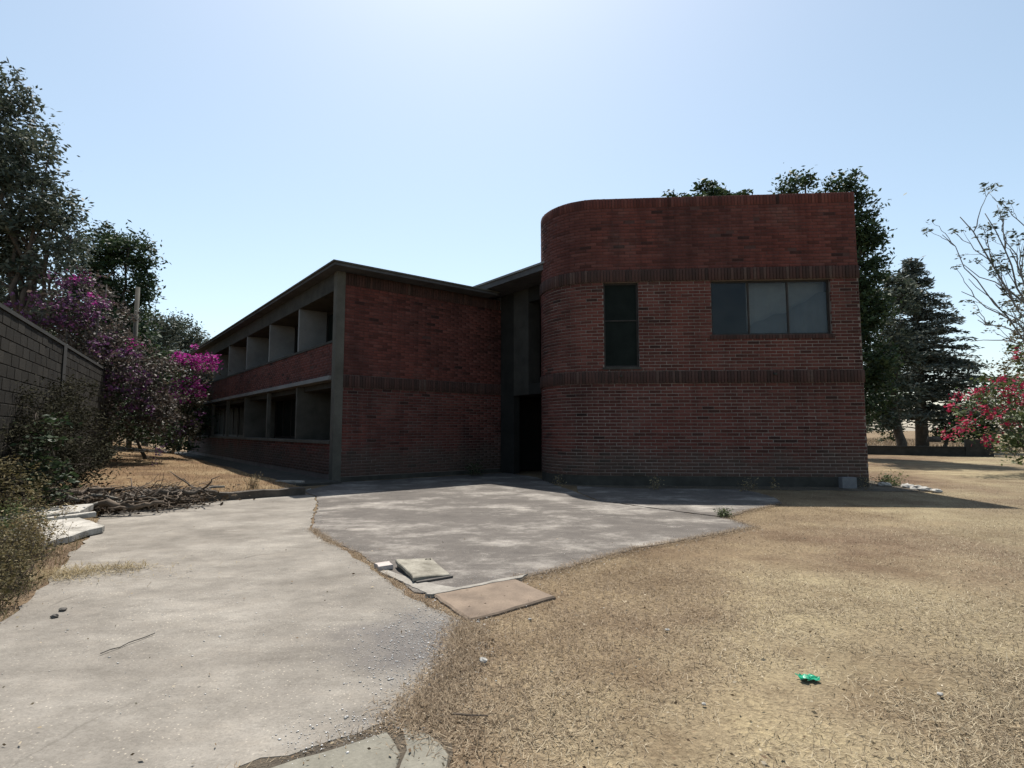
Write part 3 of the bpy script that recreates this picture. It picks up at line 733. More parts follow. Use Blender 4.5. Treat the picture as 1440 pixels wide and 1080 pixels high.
# ---------------------------------------------------------------- trees on the left
tree('tall_tree', 'tallest tree at left edge with small loose leaves rising behind block wall', (-16.6, 18.6, 0),
     [(-60, 200, 18.5, 1.9), (4, 128, 18.3, 0.75), (14, 175, 18.6, 1.0), (35, 225, 18.2, 1.05), (62, 290, 18.6, 1.0), (0, 285, 18.4, 1.5), (88, 300, 18.6, .42),
      (40, 345, 18.8, 1.2), (-50, 340, 19, 1.8), (85, 372, 18.4, 0.7), (20, 410, 19.2, 1.3), (68, 222, 18.3, .3), (100, 330, 18.5, .4)], 0.15, LEAF_GREY, BARK, seed=11, sub=40, leaves=44, sub_r=0.26, size=0.17, aspect=0.42, droop=0.35)
tree('bushy_tree', 'dense dark round-topped tree behind purple bougainvillea at left', (-20.2, 26.5, 0),
     [(140, 345, 26.5, 1.05), (182, 350, 26.2, 0.95), (205, 372, 26.6, 0.5), (160, 385, 27, 1.3), (195, 402, 26.5, 0.8), (120, 390, 27, 1.0), (130, 430, 27, 1.3), (175, 440, 27, 1.0)],
     0.2, LEAF_DARK, seed=12, sub=34, leaves=70, sub_r=0.26, size=0.17, droop=0.2)
for i, (cl, bs_, lab) in enumerate((
    ([(212, 468, 37, 1.3), (235, 458, 37, 1.0), (190, 458, 38, 1.4), (225, 500, 37, 1.7)], (-24.5, 37, 0), 'distant tree beside the utility pole, its crown low over the bougainvillea'),
    ([(255, 470, 41, 1.3), (272, 482, 41, 1.0), (240, 490, 41, 1.5), (285, 500, 41, 1.0)], (-24.6, 41, 0), 'farthest small tree crown meeting the end of the long roof eave'),
    ([(60, 470, 24, 1.7), (105, 480, 24, 1.6), (150, 480, 25, 1.5), (30, 440, 24, 1.2), (185, 510, 27, 1.6), (215, 535, 28, 1.7), (140, 540, 25, 1.7), (180, 565, 26, 1.7), (225, 575, 28, 1.7), (250, 600, 29, 1.4), (110, 560, 24, 1.5), (260, 560, 30, 1.3)], (-18.5, 25, 0), 'shaded leafy tree standing behind the end of the block wall'))):
    tree('background_tree', lab, bs_, cl, 0.16, LEAF_GREY if i < 2 else LEAF_DARK, seed=20 + i, sub=24, leaves=60, sub_r=0.32, size=0.2, droop=0.1)

# utility pole
UP = thing('utility_pole', 'slim concrete utility pole rising behind the bougainvillea', 'pole', at(194, 600, 24) * [1, 1, 0])
b = MB(); tp = at(194, 404, 24); b.tube([(tp[0], 24, -0.2), (tp[0], 24, tp[2])], [0.11, 0.085], 10); b.build('post', M['concrete'], UP, smooth=True)
b = MB(); b.tube([at(172, 412, 24) , at(186, 448, 24), (tp[0], 24, tp[2] - 1.6)], 0.018, 5); b.build('stay_wire', M['steel'], UP)

# ---------------------------------------------------------------- bougainvilleas
def bougain(name, label, base, leafcl, bractcls, stems, leaf, seed, lsize=0.11, lsub=30, lleaves=46):
    rg = np.random.default_rng(seed)
    T = thing(name, label, 'shrub', base)
    b = MB(); base = np.asarray(base, float)
    for s in stems:
        e = at(*s[:3]); mid = (base + e) / 2 + np.array([0, 0, np.linalg.norm(e - base) * s[3]])
        pts = np.concatenate([wiggle(base, mid, 5, 0.06, rg), wiggle(mid, e, 5, 0.06, rg)[1:]]); b.tube(pts, np.linspace(s[4], 0.012, len(pts)), 6)
    b.build('stem', BARK2, T, smooth=True)
    cl = [(at(c[0], c[1], c[2]), c[3]) for c in leafcl]
    (V, F), tips = crown(cl, sub=lsub, leaves=lleaves, sub_r=0.2, size=lsize, aspect=0.55, seed=seed, shell=0.4)
    link('foliage', mkmesh('foliage', V, F), leaf, T, kind='stuff')
    tw = MB()
    for i in rg.choice(len(tips), min(len(tips), 110), replace=False):
        j = min(range(len(cl)), key=lambda q: np.linalg.norm(cl[q][0] - tips[i])); tw.tube(wiggle(cl[j][0], tips[i] + (tips[i] - cl[j][0]) * rg.uniform(0, .35), 4, 0.08, rg), [.018, .013, .009, .004], 4)
    tw.build('twigs', BARK2, T, smooth=True, kind='stuff')
    for mat_, cls, sz, sb, lv in bractcls:
        (V, F), _ = crown([(at(c[0], c[1], c[2]), c[3]) for c in cls], sub=sb, leaves=lv, sub_r=0.13, size=sz, aspect=0.75, seed=seed + 7, shell=0.3)
        link('flowers', mkmesh('flowers', V, F), mat_, T, kind='stuff')
    return T
bougain('bougainvillea', 'large sprawling bougainvillea with faded purple flowers arching off the block wall', (-13.6, 17.6, 0.15),
        [(120, 440, 18, 1.0), (80, 455, 17.5, .9), (160, 470, 18.5, 1.0), (185, 510, 18.5, 1.0), (145, 520, 18, 1.1), (190, 560, 18.5, 1.0), (215, 530, 19, .8), (160, 580, 18.2, .9), (215, 590, 19, .7), (120, 405, 18, .6), (235, 570, 19.5, .6), (110, 500, 17.5, .7), (60, 440, 17, .5)],
        [(BRACT_DULL, [(100, 398, 17.6, .55), (125, 425, 17.4, .55), (60, 436, 16.8, .55), (90, 440, 17, .6), (135, 440, 17.5, .4), (180, 505, 17.6, .45), (165, 540, 17.5, .5), (195, 545, 18, .5), (25, 440, 16.6, .35), (200, 575, 18, .4), (150, 490, 17.4, .45)], 0.085, 40, 20),
         (BRACT_MAG, [(108, 393, 17.4, .2), (134, 428, 17.3, .28), (188, 485, 17.7, .2)], 0.08, 50, 12)],
        [(120, 440, 18, .25, .07), (80, 440, 17.2, .3, .06), (185, 500, 18.3, .25, .06), (150, 560, 18, .1, .06), (150, 400, 18, .3, .05), (215, 560, 19, .2, .05), (60, 430, 17, .35, .05)], LEAF_BOUG, 31)
bougain('bougainvillea', 'bougainvillea with vivid magenta flowers pressed against the far bays', (-14.4, 23.6, 0.45),
        [(262, 530, 23, .8), (245, 565, 23, .8), (270, 570, 23.4, .7), (285, 515, 23.4, .5), (240, 600, 22.8, .7), (262, 605, 23, .6), (225, 570, 22.5, .6), (215, 610, 22.5, .6)],
        [(BRACT_MAG, [(268, 503, 22.6, .5), (290, 508, 23, .42), (250, 500, 22.4, .3), (300, 517, 23.2, .28), (268, 540, 22.4, .42), (258, 555, 22.2, .3), (278, 550, 22.8, .25)], 0.10, 70, 22),
         (BRACT_DULL, [(250, 600, 22, .35), (245, 610, 22, .25), (270, 585, 22.6, .3), (235, 555, 22.2, .4)], 0.09, 34, 18)],
        [(268, 510, 23, .2, .06), (290, 520, 23.2, .2, .05), (245, 560, 22.6, .2, .05), (310, 520, 23.4, .2, .03)], LEAF_DULL, 33)
bougain('flowering_sapling', 'spindly knee-high sapling with reddish flowers alone in the dry plot', (*plot_pt(6.2, 5.6), float(plot_z(6.2, 5.6))),
        [(225, 640, 17.6, .12), (232, 634, 17.5, .1)], [(BRACT_DULL, [(222, 636, 17.6, .14), (232, 632, 17.6, .14), (226, 648, 17.6, .12)], 0.07, 120, 6)],
        [(222, 636, 17.6, .1, .012), (233, 632, 17.6, .1, .012)], LEAF_DULL, 35, lsize=.06, lsub=40, lleaves=6)
bougain('bougainvillea', 'bougainvillea with crimson flowers spilling in from the right edge', (18.6, 19.5, 0),
        [(1440, 560, 19, .9), (1400, 560, 18.8, .7), (1370, 580, 18.6, .55), (1405, 605, 18.8, .6), (1450, 610, 19, .8), (1350, 600, 18.6, .35), (1380, 545, 18.8, .4), (1455, 500, 19, .7), (1420, 630, 19, .5)],
        [(BRACT_RED, [(1350, 560, 18, .22), (1335, 566, 18, .16), (1372, 550, 18, .2), (1398, 580, 18, .28), (1352, 603, 18, .25), (1335, 607, 18, .18), (1385, 618, 18.2, .18), (1428, 498, 18.2, .2), (1420, 548, 18.2, .22), (1436, 565, 18.2, .25), (1405, 540, 18.2, .2), (1437, 535, 18.2, .2), (1425, 594, 18.3, .16), (1410, 560, 18.1, .2), (1365, 590, 18, .18), (1380, 570, 18, .16)], 0.085, 90, 14)],
        [(1360, 556, 18.4, .2, .04), (1345, 600, 18.4, .25, .04), (1440, 500, 19, .1, .05), (1400, 580, 18.6, .25, .04), (1330, 607, 18.2, .3, .03)], LEAF_MID, 37, lsize=.13, lsub=26, lleaves=30)

# ---------------------------------------------------------------- trees on the right
tree('broad_leaf_tree', 'big dark broad-leaved tree towering behind the right corner of the block', (17.4, 29, 0),
     [(1172, 268, 28, .5), (1190, 252, 28, .45), (1204, 268, 28, .4), (1208, 295, 28, .7), (1222, 335, 28, .7), (1190, 330, 28.5, 1.3), (1210, 385, 28, 1.1), (1228, 362, 28, .55), (1195, 430, 28.5, 1.6), (1222, 440, 28.5, .9), (1205, 500, 28.5, 1.5), (1210, 560, 29, 1.3), (1235, 520, 28.5, .7), (1118, 260, 28, .5), (1098, 268, 28, .3), (1140, 310, 28.5, 1.2), (1132, 254, 28, .4)],
     0.3, LEAF_DARK, seed=41, sub=34, leaves=60, sub_r=0.28, size=0.2, droop=0.3)
tree('roof_tree', 'tree whose top tufts just clear the middle of the brick parapet', (10.6, 29, 0),
     [(996, 268, 28, .55), (1018, 270, 28, .42), (1042, 272, 28, .22), (944, 274, 28, .2), (965, 280, 28, .2), (1000, 300, 28, 1.2), (960, 305, 28, .9)],
     0.2, LEAF_DARK, seed=42, sub=40, leaves=55, sub_r=0.16, size=0.2, droop=0.3)
tree('understorey_tree', 'leaning small tree with pale-edged leaves between block and cedar', at(1268, 632, 36) * [1, 1, 0],
     [(1240, 470, 36, 1.5), (1228, 520, 36, 1.3), (1252, 560, 36, 1.4), (1232, 590, 36, 1.0), (1255, 420, 36.5, 1.4), (1262, 500, 36, 1.2), (1245, 400, 37, 1.0)],
     0.26, LEAF_GREY, seed=43, sub=22, leaves=48, sub_r=0.3, size=0.24, droop=0.15)

def cedar(name, label, base, top_z, radius, seed):
    rg = np.random.default_rng(seed); base = np.asarray(base, float); T = thing(name, label, 'tree', base)
    b = MB(); b.tube([base + [0, 0, -.1], base + [.1, 0, top_z * .5], base + [0, 0, top_z]], [.42, .26, .03], 9)
    C = []; z = top_z * 0.16
    while z < top_z - .2:
        f = (z / top_z); rr = radius * min(1.0, (1 - f) * 1.5 + 0.10) * (0.75 if f < .3 else 1)
        for k in range(5):
            an = rg.uniform(0, 2 * math.pi); L = rr * rg.uniform(.55, 1.12)
            e = base + np.array([math.cos(an) * L, math.sin(an) * L, z + L * rg.uniform(-.22, .12)])
            p = wiggle(base + [0, 0, z], e, 6, .05, rg, sag=0.05); b.tube(p, np.linspace(.05 + .03 * (1 - f), .01, 6), 4)
            m_ = int(L * 48) + 12; t = rg.random(m_) ** .7
            q = p[0] + (e - p[0]) * t[:, None]; side = np.array([-math.sin(an), math.cos(an), 0])
            q = q + side * (rg.normal(0, .18 + .3 * t * L / 3, m_))[:, None]; q[:, 2] += rg.normal(-.06, .08, m_) + 0.05 * L * 4 * t * (1 - t)
            C.append(q)
        z += rg.uniform(.16, .30)
    b.build('trunk', BARK, T, smooth=True)
    V, F = leafquads(np.concatenate(C), 0.30, 0.28, rg, 0.25, 0.35); link('crown', mkmesh('crown', V, F), LEAF_GREY2, T)
LEAF_GREY2 = leafmat('needle_hazed_grey_green', [(0.03, 0.04, 0.032), (0.05, 0.064, 0.05), (0.10, 0.115, 0.095), (0.24, 0.25, 0.23)], 0.15)  # distance haze painted into the needles as lighter tones
cb = at(1298, 640, 39); cedar('cedar_tree', 'dark conical cedar with layered drooping branches behind low wall', (cb[0], 39, -.02), at(1295, 362, 39)[2], 4.2, 51)

# sparse tree overhanging from the right edge
SB = thing('sparse_tree', 'nearly leafless tree with thin arching branches reaching in from right edge', 'tree', (16.8, 17.2, 0))
rg = np.random.default_rng(61); b = MB(); LC = []
root = np.array([16.8, 17.2, 0.0]); fork = at(1480, 500, 17); b.tube(wiggle(root, fork, 6, .03, rg), np.linspace(.16, .10, 6), 8)
def branch(p, e, r, depth, tuft=True):
    pts = wiggle(p, e, 8, .05, rg, sag=.05); b.tube(pts, np.linspace(r, r * .35, 8), 5)
    L = np.linalg.norm(np.asarray(e) - p)
    if depth > 0:
        for k in range(4 if depth > 1 else 3):
            i = rg.integers(2, 7); d = (np.asarray(e) - p) / L + rg.normal(0, .55, 3) * [1, .5, 1]; d[2] += .25; d[0] *= .8
            branch(pts[i], pts[i] + d / np.linalg.norm(d) * L * rg.uniform(.18, .36), r * .45, depth - 1)
    else:
        LC.append(pts[-1] + rg.normal(0, .09, (rg.integers(8, 20), 3)) * [1, 1, .5])
for e, r in (((1350, 305), .04), ((1325, 330), .028), ((1385, 300), .036), ((1402, 288), .026), ((1355, 372), .03), ((1362, 392), .026), ((1440, 305), .035), ((1352, 410), .03), ((1375, 450), .03), ((1400, 400), .035), ((1420, 350), .04), ((1470, 290), .04), ((1365, 480), .025), ((1500, 330), .05)):
    branch(fork + rg.normal(0, .15, 3), at(e[0], e[1], 17 + rg.uniform(-.8, .8)), r, 2 if r >= .035 else 1)
b.build('trunk', plain('grey_twig_bark', (0.13, 0.125, 0.12), (0.22, 0.21, 0.2), 5, 0.95, 0.4, 0.01), SB, smooth=True)
V, F = leafquads(np.concatenate(LC), 0.135, 0.38, rg, 0.1, 0.3); link('crown', mkmesh('crown', V, F), LEAF_GREY, SB)
tree('olive_shrub', 'pale olive leafy shrub at right edge beyond the end of low wall', (25.5, 25, 0),
     [(1440, 600, 25, 1.1), (1425, 560, 25, 1.0), (1450, 520, 25, 1.2), (1440, 460, 25, .9), (1450, 400, 25, .9), (1425, 622, 25, .6)], .1, LEAF_WEED, category='shrub', seed=45, sub=22, leaves=40, sub_r=.22, size=.14)
tree('far_shrub', 'dark rounded shrub behind the low wall next to the crimson bougainvillea', (31, 40, 0),
     [(1345, 590, 40, 1.3), (1330, 605, 40, .9), (1370, 600, 40, 1.3), (1360, 570, 40, 1.0), (1395, 590, 40, 1.4), (1420, 560, 41, 1.8), (1240, 600, 44, 1.2), ], .12, LEAF_DARK, category='shrub', seed=46, sub=22, leaves=50, sub_r=.3, size=.2)

# low dark brick wall across the back of the lawn
LW = thing('low_wall', 'low dark wall running behind the trees along the lawn, ending in a pillar', 'wall', (21.6, 33.45, 0))
wa, wb = np.array([6.0, 42.7]), np.array([26.4, 30.6]); tdir = (wb - wa) / np.linalg.norm(wb - wa)
b = MB(); b.obox(wa, tuple(tdir), np.linalg.norm(wb - wa), .25, -.1, .46); b.build('wall_body', M['plinth'], LW)
b = MB(); b.obox(wa - np.array([-tdir[1], tdir[0]]) * .03, tuple(tdir), np.linalg.norm(wb - wa), .31, .462, .53); b.build('coping', M['dark_plaster'], LW)
b = MB(); b.obox(wb - tdir * 1.1 - np.array([-tdir[1], tdir[0]]) * .06, tuple(tdir), 1.2, .4, -.1, .95); b.build('pillar', M['plinth'], LW)
st = MB(); st.tube([at(1313, 618, 33.4) + [0, 0, -.15], at(1313, 618, 33.4) + [0, 0, .18]], [.38, .30], 9); o = st.build('cut_stump', BARK, smooth=True, label='short dark stump on the low wall beside the cedar trunk', category='stump')
# ---------------------------------------------------------------- boundary wall of concrete blocks
W0 = np.array([-9.36, 11.0]); WT = np.array([-0.485, 0.8745]); WN = np.array([WT[1], -WT[0]])     # visible face looks along +WN
BW = thing('boundary_wall', 'tall grey concrete block wall receding along the left edge', 'wall', (W0[0], W0[1], 0))
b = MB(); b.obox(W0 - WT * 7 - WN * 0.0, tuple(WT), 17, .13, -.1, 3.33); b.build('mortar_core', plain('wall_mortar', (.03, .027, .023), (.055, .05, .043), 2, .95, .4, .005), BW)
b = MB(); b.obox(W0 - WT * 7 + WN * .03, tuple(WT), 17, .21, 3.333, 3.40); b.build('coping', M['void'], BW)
m, nt, out = new_mat('concrete_block'); pos, g = coords(nt); r = rand_id(nt, g)
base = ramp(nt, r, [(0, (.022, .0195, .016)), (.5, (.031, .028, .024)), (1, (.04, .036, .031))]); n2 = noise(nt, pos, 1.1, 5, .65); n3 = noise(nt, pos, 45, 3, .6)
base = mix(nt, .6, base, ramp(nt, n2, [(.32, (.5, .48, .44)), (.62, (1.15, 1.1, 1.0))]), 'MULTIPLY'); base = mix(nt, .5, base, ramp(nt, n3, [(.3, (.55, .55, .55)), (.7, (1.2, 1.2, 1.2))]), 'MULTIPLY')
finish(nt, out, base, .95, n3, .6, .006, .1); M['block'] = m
bl, bh = .393, .192; e = .006
V = [(-bl/2 + e, 0, -bh/2 + e), (bl/2 - e, 0, -bh/2 + e), (bl/2 - e, 0, bh/2 - e), (-bl/2 + e, 0, bh/2 - e), (-bl/2, e, -bh/2), (bl/2, e, -bh/2), (bl/2, e, bh/2), (-bl/2, e, bh/2), (-bl/2, .06, -bh/2), (bl/2, .06, -bh/2), (bl/2, .06, bh/2), (-bl/2, .06, bh/2)]
bmesh_block = mkmesh('concrete_block', V, F_BRICK); bmesh_block.materials.append(M['block'])
ang = math.atan2(WT[1], WT[0]); rg = np.random.default_rng(71); cnt = 0; VV = []; FF = []
for row in range(16):
    z = .12 + row * .2065
    q = -6.9 + (row % 2) * .2
    while q < 9.8:
        p = W0 + WT * q + WN * (.013 + rg.normal(0, .002)); vis = z > 1.15 and -3.0 < q < 6.8
        if vis and cnt < 298:
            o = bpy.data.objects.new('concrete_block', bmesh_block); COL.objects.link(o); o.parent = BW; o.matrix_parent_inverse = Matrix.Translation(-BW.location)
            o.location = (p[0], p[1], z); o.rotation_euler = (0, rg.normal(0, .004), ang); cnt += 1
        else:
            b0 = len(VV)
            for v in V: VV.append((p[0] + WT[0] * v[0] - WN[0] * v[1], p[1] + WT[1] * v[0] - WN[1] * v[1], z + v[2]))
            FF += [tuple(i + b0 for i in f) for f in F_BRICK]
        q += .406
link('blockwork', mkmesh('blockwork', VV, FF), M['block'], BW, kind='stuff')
b = MB(); b.obox(W0 + WT * 1.35 + WN * .035, tuple(WT), .3, .1, -.1, 3.33); b.build('pilaster', M['void'], BW)

LEAF_DARK_DULL = leafmat('leaf_dark_dull', [(0.012, 0.012, 0.008), (0.022, 0.021, 0.013), (0.036, 0.034, 0.02), (0.06, 0.056, 0.036)], 0.12, 0.9, 0.05)  # dark dull foliage, the shrubs' own colour
# ---------------------------------------------------------------- shrubs and weeds on the left
tree('wall_shrub', 'dense dark shrub growing against the near end of the block wall', (-8.0, 9.6, 0), [(-20, 610, 9.4, .75), (20, 590, 9.6, .7), (-5, 660, 9.2, .7), (40, 640, 9.4, .6), (50, 580, 9.9, .5), (10, 625, 9.0, .6), (30, 690, 8.9, .5)], .05, LEAF_DARK_DULL, category='shrub', seed=81, sub=75, leaves=60, sub_r=.15, size=.048)
tree('wall_shrub', 'dark shrub in the middle of the block wall left of the bougainvillea trunk', (-9.2, 11.8, 0), [(75, 610, 11.2, .8), (60, 575, 11.4, .7), (105, 630, 11.4, .7), (80, 650, 10.6, .7), (100, 570, 12.4, .6), (120, 660, 11.2, .5), (90, 590, 12.2, .55), (125, 610, 12.6, .5), (95, 665, 11.2, .5)], .05, LEAF_DARK_DULL, category='shrub', seed=82, sub=75, leaves=60, sub_r=.15, size=.055)
tree('privet_bush', 'upright bush with glossy light-catching leaves in front of the wall shrubs', (-7.45, 9.5, 0), [(68, 630, 9.2, .22), (60, 660, 9.2, .32), (72, 600, 9.2, .18), (80, 680, 9.1, .3), (55, 610, 9.2, .18)], .03, LEAF_DARK, category='shrub', seed=83, sub=120, leaves=22, sub_r=.12, size=.09, aspect=.5, flat=.2)
tree('green_bush', 'low yellow-green bush at the left edge beside broken slabs', (-7.6, 8.4, 0), [(10, 690, 8.2, .36), (35, 700, 8.2, .3), (-15, 680, 8.0, .4), (25, 675, 8.6, .3)], .03, LEAF_WEED, category='shrub', seed=84, sub=120, leaves=36, sub_r=.13, size=.055, aspect=.3)
tree('fence_shrub', 'thick dark shrub under the bougainvillea at the back of the dry plot', (-13.2, 20.2, .3), [(150, 590, 19, .8), (180, 600, 19.5, .7), (130, 600, 18.5, .7), (205, 605, 20, .7), (235, 612, 21, .6), (165, 560, 19.5, .8), (120, 570, 18, .7)], .06, LEAF_DARK, category='shrub', seed=85, sub=46, leaves=50, sub_r=.2, size=.1)

def weed(name, label, base, h, spread, n, leaf, seed, lsz=.035, stem=TWIG, seeds_=14, group=None, sr=.004):
    rg = np.random.default_rng(seed); base = np.asarray(base, float); T = thing(name, label, 'weed', base, group); b = MB(); C = []
    for i in range(n):
        an = rg.uniform(0, 2 * math.pi); p0 = base + [rg.normal(0, spread * .3), rg.normal(0, spread * .3), 0]; L = h * rg.uniform(.5, 1.1)
        e = p0 + np.array([math.cos(an) * spread * rg.uniform(.2, 1.0), math.sin(an) * spread * rg.uniform(.2, 1), L])
        p = wiggle(p0, e, 6, .10, rg); b.tube(p, np.linspace(sr, sr * .4, 6), 3)
        for k in range(3):
            j = rg.integers(2, 6); d = rg.normal(0, 1, 3); d[2] = abs(d[2]) + .3; f = p[j - 1] + d / np.linalg.norm(d) * L * .25; b.tube(wiggle(p[j - 1], f, 3, .1, rg), [sr * .6, sr * .5, sr * .3], 3)
            C.append(f + rg.normal(0, lsz * 1.0, (max(2, seeds_ // 4), 3)))
        t = rg.random(seeds_); C.append(p[0] + (e - p[0]) * t[:, None] + rg.normal(0, lsz * 1.3, (seeds_, 3)))
    b.build('stem', stem, T)
    V, F = leafquads(np.concatenate(C), lsz, .4, rg, 0, .5); link('leaves', mkmesh('leaves', V, F), leaf, T); return T
G = 'dry weeds along the left edge of the driveway'
for i, (x, y, h, s, n, lab, lf) in enumerate((
    (-4.25, 4.55, .34, .26, 34, 'nearest dry brown weed clump at bottom of the left driveway edge', LEAF_WEED),
    (-4.75, 5.2, .45, .34, 46, 'dense brown weed clump second from the front on left driveway edge', LEAF_WEED),
    (-5.2, 5.75, .50, .36, 50, 'tall seeding weed clump just before the straw heap at driveway edge', LEAF_WEED),
    (-5.65, 6.6, .55, .36, 46, 'tall pale-headed weed clump in front of the broken slabs', LEAF_DRY),
    (-6.3, 6.2, .60, .45, 50, 'olive weed clump behind the front weeds at the left edge', LEAF_WEED),
    (-5.5, 4.9, .50, .40, 40, 'half-hidden weed clump cut by the left photo edge', LEAF_WEED),
    (-6.6, 7.4, .50, .40, 40, 'green-grey weed clump beside the pale broken slab', LEAF_MID))):
    weed('weed_clump', lab, (x, y, -.02), h, s, n, lf, 90 + i, lsz=.032, group=G, seeds_=34)
G = 'pale seeding weeds in the shade of the rounded block'
for i, (px, d, h, lab) in enumerate(((787, 14.6, .30, 'pale seed-head weed at the foot of the rounded corner'), (918, 13.6, .28, 'pale weed left of centre in front of the block'), (1045, 13.3, .22, 'small pale weed in the middle of the block shade'),
                              (1058, 13.7, .32, 'taller pale weed under the wide window'), (1090, 13.6, .26, 'pale weed right of the taller one under the wide window'), (1218, 13.5, .34, 'leaning pale weed at the right corner of the block'), (925, 13.9, .24, 'thin weed just behind the pale one in front of the block'))):
    p = at(px, 690, d); weed('shade_weed', lab, (p[0], d, -.015), h, .12, 6, LEAF_DRY, 110 + i, lsz=.045, group=G, seeds_=7)
weed('dry_tuft', 'dry grey weed standing on the kerb of the raised plot', (*plot_pt(-2.1, 2.6), .15), .32, .2, 22, LEAF_DRY, 130, lsz=.025, group=None)
weed('corner_weed', 'tuft of green-grey weed growing at the outer tip of the courtyard slab', (3.55, 9.41, -.01), .13, .12, 26, LEAF_MID, 131, lsz=.03)
weed('rubble_weed', 'leafy weed beside whitewashed stones right of the block', (10.0, 14.8, -.02), .25, .25, 24, LEAF_MID, 132, lsz=.06)
weed('wall_foot_weed', 'dark low weed against the short front of the long wing', (-1.2, 17.9, 0), .45, .3, 22, LEAF_DARK, 133, lsz=.06)

# ---------------------------------------------------------------- heap of cut branches, broken slabs, stones
rg = np.random.default_rng(140)
bl_ = [(-6.2, 10.4, -5.0, 11.3, .05, 'thick brown branch along the kerb at the right of the heap'), (-8.6, 10.5, -6.4, 11.4, .06, 'thick dark branch lying at the back of the heap'), (-7.9, 9.6, -5.9, 10.3, .035, 'long bent branch pointing along the driveway'),
       (-7.4, 10.2, -5.5, 10.6, .03, 'thin forked branch across the middle of the heap'), (-8.4, 9.8, -7.0, 11.2, .05, 'stubby branch leaning up at the left of the heap'), (-6.9, 9.4, -6.1, 10.6, .03, 'short branch crossing under the bent one'),
       (-8.0, 11.0, -6.0, 11.0, .03, 'pale stripped branch on top of the heap'), (-6.7, 9.5, -5.4, 9.8, .055, 'dark log end lying on the concrete before the heap'), (-7.2, 10.8, -5.2, 12.0, .045, 'reddish branch resting on the kerb'),
       (-8.9, 10.0, -7.6, 9.9, .03, 'thin branch touching the broken slab'), (-7.6, 10.6, -6.9, 9.8, .025, 'twisted pale branch hanging off the heap front'), (-8.3, 11.3, -7.0, 12.1, .04, 'dark branch half buried in the raised plot edge')]
for i, (x0, y0, x1, y1, r_, lab) in enumerate(bl_):
    x0, x1 = -7.5 + (x0 + 7.4) * .72, -7.5 + (x1 + 7.4) * .72; y0, y1 = 10.3 + (y0 - 10.5) * .8, 10.3 + (y1 - 10.5) * .8
    z0, z1 = rg.uniform(.08, .42), rg.uniform(.06, .34); r_ *= 1.15
    T = thing('cut_branch', lab, 'branch', (x0, y0, 0), 'cut branches heaped by the kerb'); pts = wiggle((x0, y0, z0), (x1, y1, z1), 10, .11, rg); b = MB(); b.tube(pts, np.linspace(r_, r_ * .45, 10), 7); b.build('limb', [BARK, TWIG, BARK2][i % 3], T, smooth=True)
    b = MB()
    for k in range(5):
        j = rg.integers(3, 9); d = rg.normal(0, 1, 3) * [1, 1, .45]; b.tube(wiggle(pts[j], pts[j] + d / np.linalg.norm(d) * rg.uniform(.25, .7), 5, .14, rg), [r_ * .4, r_ * .34, r_ * .26, r_ * .2, r_ * .1], 5)
    b.build('twigs', TWIG, T, smooth=True, kind='stuff')
b = MB()
for k in range(900):
    x, y = rg.uniform(-8.7, -6.1), rg.uniform(9.2, 11.7)
    if (y - 10.6) > (x + 7) * .8 + .9 or (y - 10.6) < (x + 7) * .35 - 1.0: continue
    d = rg.normal(0, 1, 3) * [1, 1, .3]; d *= rg.uniform(.15, .5) / np.linalg.norm(d); p = np.array([x, y, rg.uniform(.02, .36)]); b.tube(wiggle(p, p + d, 4, .15, rg), [.009, .008, .006, .003], 3)
b.build('twig_litter', TWIG, kind='stuff', label='tangle of thin dead twigs in the branch heap', category='twigs')
LP = np.stack([rg.normal(-7.4, .62, 7000), rg.normal(10.35, .45, 7000), np.abs(rg.normal(0, .12, 7000))], 1); LP[:, 1] += (LP[:, 0] + 7.4) * .55
V, F = leafquads(LP, .07, .5, rg, 0, .3); o = link('leaf_litter', mkmesh('leaf_litter', V, F), leafmat('dead_leaf', [(.02, .015, .01), (.04, .028, .018), (.075, .05, .03), (.13, .095, .06)], .1, .9), kind='stuff'); o['label'] = 'dark dead leaves caught in the branch heap'; o['category'] = 'leaves'
def chunk(name, label, poly, z0, z1, mat, cat, tilt=(0, 0), group=None, seed=1, amp=.012):
    pl = rough_edge(poly, amp, .09, seed); n = len(pl); cx, cy = np.mean(pl, axis=0); V = []; rg = np.random.default_rng(seed)
    f = lambda x, y: tilt[0] * (x - cx) + tilt[1] * (y - cy)
    for x, y in pl: V.append((x, y, z0 + f(x, y)))
    for x, y in pl: V.append((x, y, z1 - .012 + f(x, y)))
    for x, y in pl: V.append((cx + (x - cx) * .965, cy + (y - cy) * .965, z1 + f(x, y) + rg.normal(0, .0015)))
    F = [tuple(range(2 * n, 3 * n))] + [(i, (i + 1) % n, n + (i + 1) % n, n + i) for i in range(n)] + [(n + i, n + (i + 1) % n, 2 * n + (i + 1) % n, 2 * n + i) for i in range(n)]
    o = link(name, mkmesh(name, V, F), mat, label=label, category=cat)
    if group: o['group'] = group
    return o
BROKEN = plain('broken_concrete', (.13, .118, .10), (.38, .36, .325), 3.2, .92, .6, .015, contrast=(.34, .56))
chunk('broken_slab', 'largest broken concrete slab lying flat beside the driveway', [(-5.72, 6.85), (-5.80, 8.0), (-6.7, 8.6), (-6.95, 7.3)], 0.02, .11, BROKEN, 'slab', (-.02, .025), 'broken slabs', 150)
chunk('broken_slab', 'tilted broken slab behind the largest one at the heap', [(-7.5, 8.1), (-6.75, 8.75), (-6.95, 9.3), (-7.8, 8.8)], .10, .20, BROKEN, 'slab', (-.03, .08), 'broken slabs', 151)
chunk('broken_slab', 'narrow broken slab strip between the two wider slabs', [(-6.95, 7.95), (-6.45, 8.7), (-6.55, 8.82), (-7.1, 8.1)], .10, .17, BROKEN, 'slab', (.05, 0), 'broken slabs', 152)
